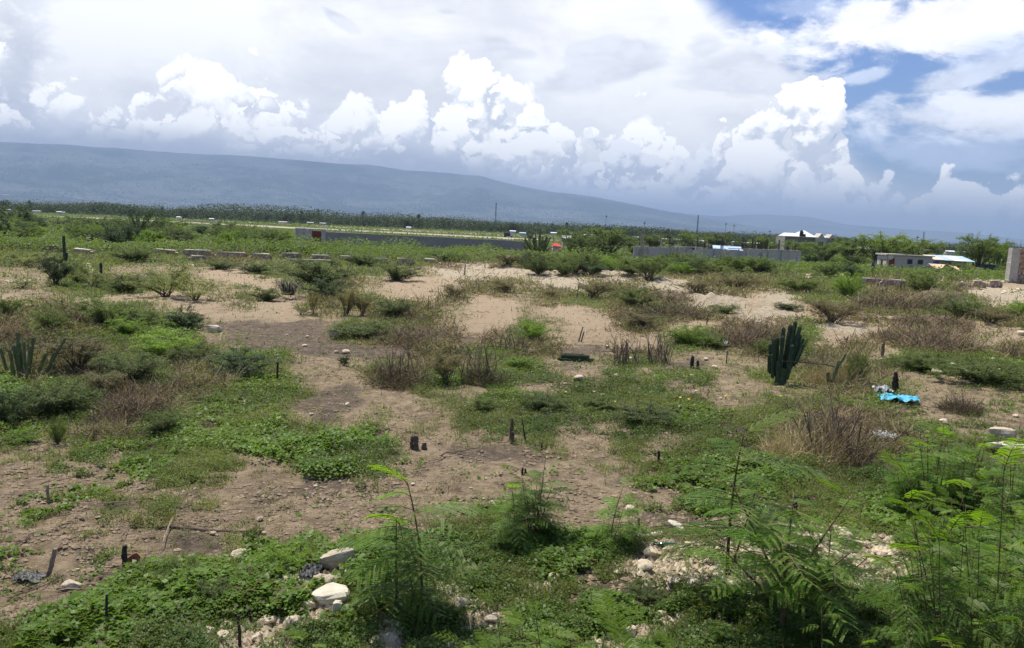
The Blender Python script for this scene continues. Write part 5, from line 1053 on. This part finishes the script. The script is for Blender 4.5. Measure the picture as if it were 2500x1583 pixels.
# ------------------------------------------------------------------ the person by the shed
def person(px,dist):
    import bmesh
    x,y,_=at_dist(px,dist); e=empty('person',(x,y,0),'person in blue shirt and dark trousers standing at the stick fence','person',.4)
    J={'pel':(0,0,.92,.13),'sp':(0,0,1.12,.125),'ch':(0,.01,1.32,.14),'nk':(0,0,1.47,.055),'hd':(0,-.01,1.56,.085),'tp':(0,-.01,1.68,.075),'hl':(-.09,0,.86,.095),'kl':(-.10,-.02,.48,.06),'al':(-.10,.02,.09,.042),'tl':(-.11,-.14,.03,.035),
     'hr':(.09,0,.86,.095),'kr':(.11,-.04,.48,.06),'ar':(.13,.04,.09,.042),'tr':(.14,-.12,.03,.035),'sl':(-.18,0,1.38,.06),'el':(-.24,.02,1.12,.042),'wl':(-.22,-.10,.90,.03),'sr':(.18,0,1.38,.06),'er':(.26,-.02,1.13,.042),'wr':(.30,-.18,1.0,.03)}
    Ed=[('pel','sp'),('sp','ch'),('ch','nk'),('nk','hd'),('hd','tp'),('pel','hl'),('hl','kl'),('kl','al'),('al','tl'),('pel','hr'),('hr','kr'),('kr','ar'),('ar','tr'),('ch','sl'),('sl','el'),('el','wl'),('ch','sr'),('sr','er'),('er','wr')]
    for sd_,w in ((-1,'wl'),(1,'wr')):
        bx,by,bz,_r=J[w]; J[w+'p']=(bx,by-.03,bz-.07,.026); Ed.append((w,w+'p'))
        for f in range(4): J[w+str(f)]=(bx+(f-1.5)*.018,by-.04,bz-.13-.006*(f in(1,2)),.008); J[w+str(f)+'t']=(bx+(f-1.5)*.02,by-.055,bz-.17-.008*(f in(1,2)),.007); Ed+=[(w+'p',w+str(f)),(w+str(f),w+str(f)+'t')]
        J[w+'th']=(bx-sd_*.035,by-.06,bz-.09,.009); Ed.append((w+'p',w+'th'))
    def skin(name,keys,grow,mat,lo=None,hi=None):
        ks=[k for k in J if k in keys]; me=bpy.data.meshes.new(name); me.from_pydata([J[k][:3] for k in ks],[(ks.index(a),ks.index(b)) for a,b in Ed if a in ks and b in ks],[]); o=put(name,me,e)
        m_=o.modifiers.new('s','SKIN'); m_.use_smooth_shade=True
        for i,k in enumerate(ks): r=J[k][3]*grow; me.skin_vertices[0].data[i].radius=(r,r)
        me.skin_vertices[0].data[0].use_root=True; s=o.modifiers.new('u','SUBSURF'); s.levels=1; s.render_levels=2
        me.materials.append(M[mat]); return o
    skin('body',set(J),1.,'skin'); skin('shirt',{'pel','sp','ch','sl','el','sr','er'},1.16,'navy'); skin('trousers',{'pel','hl','kl','al','hr','kr','ar'},1.14,'jeans')
    hm=MB(); a=[]
    for i in range(6):
        for j in range(12): t=i/5*1.5; ph=j/12*6.283; a.append([math.sin(t)*math.cos(ph)*.098,.0+math.sin(t)*math.sin(ph)*.105,1.62+math.cos(t)*.10])
    hm.add(a,[[i*12+j,i*12+(j+1)%12,(i+1)*12+(j+1)%12,(i+1)*12+j] for i in range(5) for j in range(12)]).put('hair','hair',e)
    hd=MB()
    for sx_ in (-1,1): hd.tube([(sx_*.032,-.085,1.585),(sx_*.032,-.10,1.585)],[.012,.006],6)
    hd.put('eyes','conc_w',e); MB().tube([(0,-.08,1.575),(0,-.112,1.545)],[.01,.016],6).put('nose','skin',e); MB().tube([(-.022,-.09,1.51),(.022,-.09,1.51)],[.006,.006],5).put('mouth','terra',e)
person(2137,104)
# ------------------------------------------------------------------ plain: far trees, far houses, masts
def far_tree(kind,seed):
    g=np.random.default_rng(seed); tr=MB(); P=[]
    if kind=='round':
        tr.tube([(0,0,0),(.02,0,.4),(0,0,.75)],[.05,.04,.02],5)
        for i in range(15): a=g.random()*6.28;o=g.random()**.5*.42; c=np.array([math.cos(a)*o,math.sin(a)*o,g.uniform(.35,.86)-(o*.3)]); tr.tube([(0,0,.3),c],[.02,.008],4); P.append(c+g.normal(size=(75,3))*[.10,.10,.065])
    elif kind=='pine':
        tr.tube([(0,0,0),(.01,0,1.)],[.035,.006],5)
        for i in range(30): t=g.uniform(.12,1.);a=g.random()*6.28;o=.26*(1-t)**.7+.03; P.append(np.array([math.cos(a)*o*.7,math.sin(a)*o*.7,t+.02])+g.normal(size=(32,3))*[.05+o*.2,.05+o*.2,.035])
    else:
        tr.tube([(0,0,0),(.03,0,.45),(.0,0,.85)],[.03,.025,.012],5)
        for i in range(11): a=g.random()*6.28;o=g.uniform(.0,.22); c=np.array([math.cos(a)*o,math.sin(a)*o,g.uniform(.45,.97)]); tr.tube([(0,0,.4),c],[.012,.006],4); P.append(c+g.normal(size=(42,3))*[.05,.05,.07])
    P=np.concatenate(P); n=len(P); L=g.uniform(.04,.075,n); V,Fq=leaves(P,L,L*.65,-.6,.9,rg=g)
    return tr.mesh('trunk','bark'),npmesh('crown',V,Fq,'tree_far',attrs={'tint':('FACE',g.random(n)),'dry':('FACE',np.zeros(n))})
FT={k:[far_tree(k,200+i+len(k)*9) for i in range(3)] for k in('round','pine','sparse')}
def ftree(px,dist,h,k,label,group=None,wd=1.,mat=None):
    x,y,_=at_dist(px,dist); e=empty('far_tree',(x,y,-.1),label,'tree',random.random()*6,group,(h*wd,h*wd,h)); t,c=random.choice(FT[k]); put('trunk',t,e); put('crown',c,e); return e
for px,d,h,k,l,wd in [(243,560,10.5,'round','broad dark tree standing above the treeline at left',1.1),(478,620,9.5,'round','dark tree with ragged top second from the left in the treeline',1.3),(778,600,11,'pine','spiky tall tree above the long grey wall',.7),(886,620,10.5,'pine','dark spire tree above the middle of the airstrip',.9),(936,640,9.5,'sparse','pair-like thin tree right of the dark spire tree',1.2),(1022,560,9.5,'pine','tallest conical tree above the right of the airstrip',1.1),(1455,430,8.,'round','rounded tree on the horizon right of the candelabra cactus',1.),(1625,420,5.5,'pine','small bushy tree on the horizon behind the unfinished wall',1.8),(1690,420,5.,'round','low tree left of the lattice mast',1.4),(2062,380,5.5,'sparse','ragged small tree right of the large house',1.5),(2155,400,5.,'round','little dark double tree on the horizon at right',1.3),(2375,420,4.8,'round','small tree on the horizon near the far white roof',1.3),(700,640,9.,'pine','thin spire left of the spiky tall tree',.7)]: ftree(px,d,h,k,l,None,wd)
for i in range(255):
    px=-120+2740*(i+random.random())/255; d=random.uniform(520,800); h=random.uniform(5.2,9.)*(1 if px<1300 else max(.6,1-(px-1300)/2600)); k=random.choices(['round','pine','sparse'],[6,2.2,1.5])[0]
    ftree(px,d,h,k,'dark tree in the long treeline on the horizon','trees of the treeline on the horizon',random.uniform(1.2,1.9) if k=='round' else .9)
def woodland():
    N=330000; px=rng.uniform(-150,2650,N); d=520+580*rng.random(N)**1.6; dd=ray(px,503+px*.0424+5); x=dd[:,0]/dd[:,1]*d; y=d; c=fbm(x*.02,y*.02,4,.6); top=3.2+9.*np.clip(c-.3,0,1)*2
    top=np.where(px>1300,top*np.clip(1-(px-1300)/2600,.6,1),top); z=top*rng.random(N)**.8-.3; L=rng.uniform(.6,1.3,N); V,Fq=leaves(np.stack([x,y,z],1),L,L*.7,-.5,.9)
    tag(put('far_woodland',npmesh('far_woodland',V,Fq,'tree_far',attrs={'tint':('FACE',rng.random(N)),'dry':('FACE',np.zeros(N))})),'continuous dark woodland band along the horizon under the hills','woodland',kind='stuff')
woodland()
mid=[]
for i in range(120):
    px=random.uniform(1280,2560); d=random.uniform(170,480); h=random.uniform(2.2,3.6); e=ftree(px,d,h,'round','low green tree scattered over the plain on the right','low trees on the plain at right',random.uniform(1.3,2.1)); 
dark=empty('dark_tree',at_dist(338,98),'big dark spiky tree above the scrub on the left','tree',1.,None,(3.9,3.9,5.3)); 
tr=MB(); P=[];g=np.random.default_rng(8)
for i in range(34):
    a=g.random()*6.28;o=g.random()**.6; h=g.uniform(.35,1.02)*(1-.42*o); c=np.array([math.cos(a)*o,math.sin(a)*o,h]); tr.tube([(0,0,0),c*[.4,.4,.6],c,c+[c[0]*.06,c[1]*.06,.09]],[.022,.014,.007,.003],5)
    for _ in range(7): q=c*g.uniform(.55,1.05)+g.normal(size=3)*[.07,.07,.04]; P.append(q+g.normal(size=(28,3))*[.028,.028,.045])
P=np.concatenate(P); P[:,2]=np.maximum(P[:,2],.02); n=len(P); V,Fq=leaves(P,g.uniform(.025,.05,n),.014,.1,1.4,rg=g); tr.put('trunk','bark',dark); put('crown',npmesh('crown',V,Fq,'acacia_dark',attrs={'tint':('FACE',g.random(n)),'dry':('FACE',g.random(n)<.05)}),dark)
e2=shrub(225,592,110,50,'d','dark wide bush left of the big dark spiky tree','bush','dark_bush',dist=102); shrub(40,580,90,60,'d','dark scrub clump near the left edge horizon','bush','dark_bush',dist=112); shrub(70,565,110,34,'d','dark ragged bush behind the left scrub','bush','dark_bush',dist=120)
def house_mesh(w,d,h,rz,roofm,wallm):
    return MB().box(0,w,0,d,0,h).mesh('wall',wallm),MB().add([[-.3,-.4,h],[w+.3,-.4,h-.02],[w+.3,d/2,h+rz],[-.3,d/2,h+rz],[-.3,d+.4,h],[w+.3,d+.4,h],[-.3,-.4,h+.12],[w+.3,-.4,h+.1],[w+.3,d/2,h+rz+.12],[-.3,d/2,h+rz+.12],[-.3,d+.4,h+.12],[w+.3,d+.4,h+.12]],[[6,7,8,9],[9,8,11,10],[0,3,2,1],[3,4,5,2],[0,1,7,6],[4,10,11,5]],[[0,6,9],[1,8,7]]).mesh('roof',roofm)
HM=[house_mesh(6,5,2.4,.7,'white_roof','conc_w'),house_mesh(9,5,2.3,.5,'white_roof','conc'),house_mesh(5,4,2.2,.6,'blue_roof','conc_w'),house_mesh(12,5,2.2,.4,'white_roof','conc_w'),house_mesh(6,5,2.5,.8,'conc','block')]
hs=[(15,470,0),(78,500,3),(138,500,0),(150,480,2),(430,480,0),(510,440,0),(680,470,3),(750,500,1),(780,480,1),(992,430,0),(1245,420,0),(1270,330,2),(1402,300,4),(1425,390,1),(1600,330,1),(1640,340,3),(1700,300,0),(1665,420,0),(1500,420,1),(1470,380,0),(2030,300,1),(2050,330,0),(2072,310,3),(2092,300,1),(2110,290,3),(2120,340,0),(2250,330,1),(2310,300,0),(2355,290,0),(2370,330,2),(2375,280,0),(1790,330,1),(1810,300,3),(1830,310,1),(1870,350,0),(1545,380,3),(1395,420,0),(1345,420,0),(2148,420,0),(1750,420,1)]
for i,(px,d,k) in enumerate(hs):
    x,y,_=at_dist(px,d); e=empty('far_house',(x,y,.3),'small far house with a pale roof among the trees of the plain','house',random.uniform(-.3,.3),'small far houses on the plain',(.5,.5,.55) if px>1100 else (.42,.4,.42)); put('wall',HM[k][0],e); put('roof',HM[k][1],e)
def red_roof():
    x,y,_=at_dist(1352,128); e=empty('red_roof_hut',(x,y,-.35),'hut with a bright red sheet roof behind the candelabra cactus','hut',.1,None,(.7,.7,.8)); MB().box(0,1.9,0,2,0,2.).put('wall','block',e); MB().add([[-.2,-.3,2.05],[2.2,-.3,1.85],[1.6,2.2,2.45],[.1,2.2,2.65],[-.2,-.3,2.],[2.2,-.3,1.8],[1.6,2.2,2.4],[.1,2.2,2.6]],[[0,1,2,3],[7,6,5,4],[0,4,5,1],[2,6,7,3],[0,3,7,4],[1,5,6,2]]).put('roof','red',e)
    x,y,_=at_dist(1376,150); e=empty('white_roof_hut',(x,y,0),'small hut with a tilted white roof right of the red-roofed hut','hut',.1); MB().box(0,1.7,0,2,0,2.3).put('wall','block_d',e); MB().add([[-.2,-.3,2.3],[1.9,-.3,2.3],[1.9,2.2,2.8],[-.2,2.2,2.75],[-.2,-.3,2.25],[1.9,-.3,2.25],[1.9,2.2,2.75],[-.2,2.2,2.7]],[[0,1,2,3],[7,6,5,4],[0,4,5,1],[2,6,7,3],[0,3,7,4],[1,5,6,2]]).put('roof','white_roof',e)
red_roof()
# truck on the track
x,y,_=at_dist(1231,290); e=empty('parked_truck',(x,y,.1),'dark truck parked on the far track left of the candelabra cactus','truck')
MB().box(0,2.2,0,1.9,.4,1.7).put('cargo_box','darkmetal',e); MB().box(2.25,3.2,.1,1.8,.4,1.35).put('cab','blue_roof',e)
for x in (.5,2.7): MB().tube([(x,-.05,.35),(x,.25,.35)],[.36,.36],12).put('wheel','char',e)
def mast(px,dist,h,w,label,lat=True):
    x,y,_=at_dist(px,dist); e=empty('radio_mast',(x,y,0),label,'mast'); mb=MB(); n=12
    if lat:
        for sx_,sy_ in ((-1,-1),(1,-1),(0,1)): mb.tube([(sx_*w,sy_*w,0),(sx_*w*.35,sy_*w*.35,h)],w*.18,4)
        mb.put('leg_frame','darkmetal',e); br=MB()
        for i in range(n): z0,z1=h*i/n,h*(i+1)/n; f=lambda z:w*(1-.65*z/h); br.tube([(-f(z0),-f(z0),z0),(f(z1),-f(z1),z1)],w*.10,3).tube([(f(z0),-f(z0),z0),(0,f(z1),z1)],w*.10,3)
        br.put('bracing','darkmetal',e)
    else: mb.tube([(0,0,0),(0,0,h)],w*.3,5).put('pole','darkmetal',e); MB().box(-w*2,w*2,-.1,.1,h*.88,h*.92).put('cross_arm','darkmetal',e)
mast(1209,700,24,.6,'tall thin lattice mast above the right end of the airstrip'); mast(1701,420,14,.4,'lattice mast above the unfinished wall'); mast(2252,330,9,.35,'thick short mast right of centre on the right plain'); mast(2238,400,8,.4,'thin pole left of the thick short mast',False); mast(1572,600,12,.5,'thin pole behind the left end of the unfinished wall',False); mast(1478,800,20,.4,'faint thin pole left of the unfinished wall',False); mast(1770,600,14,.35,'thin pole right of the lattice mast',False); mast(1790,620,13,.35,'pole with cross arm farther right of the lattice mast',False); mast(1878,560,9,.5,'thin pole left of the large house',False)
# ------------------------------------------------------------------ labels for repeats that only their place tells apart
ONES='first second third fourth fifth sixth seventh eighth ninth tenth eleventh twelfth thirteenth fourteenth fifteenth sixteenth seventeenth eighteenth nineteenth'.split()
def ordn(n):
    if n<20: return ONES[n-1]
    t=n//10; u=n%10; return ('twentieth thirtieth fortieth fiftieth sixtieth seventieth eightieth ninetieth'.split()[t-2] if u==0 else 'twenty thirty forty fifty sixty seventy eighty ninety'.split()[t-2]+'-'+ONES[u-1])
from collections import defaultdict
gr_=defaultdict(list)
for o in bpy.data.objects:
    if o.get('group') and o.get('group').startswith(('saplings','scrub belt','small far houses','dry sticks','small yellow')): gr_[o['label']].append(o)
for lb,os_ in gr_.items():
    if len(os_)>1:
        os_.sort(key=lambda o:o.location.x/o.location.y)
        for i,o in enumerate(os_): o['label']=ordn(i+1)+' from left, '+lb
# ------------------------------------------------------------------ haze
def haze():
    m=bpy.data.materials.new('haze'); m.use_nodes=True; t=m.node_tree; t.nodes.clear(); o=t.nodes.new('ShaderNodeOutputMaterial'); v=t.nodes.new('ShaderNodeVolumePrincipled')
    v.inputs['Color'].default_value=HAZE_C; v.inputs['Density'].default_value=HAZE_D; v.inputs['Anisotropy'].default_value=0.; t.links.new(v.outputs[0],o.inputs['Volume'])
    ob=MB().box(-34000,34000,-34000,34000,-400,1010).put('haze','hair'); ob.data.materials.clear(); ob.data.materials.append(m); tag(ob,'pale blue air between the field and the far hills','haze',kind='stuff')
HAZE_C=(.40,.52,.74,1); HAZE_D=1.05e-4
haze()
print('objects',len(bpy.data.objects),'polys',sum(len(o.data.polygons) for o in bpy.data.objects if o.type=='MESH'))
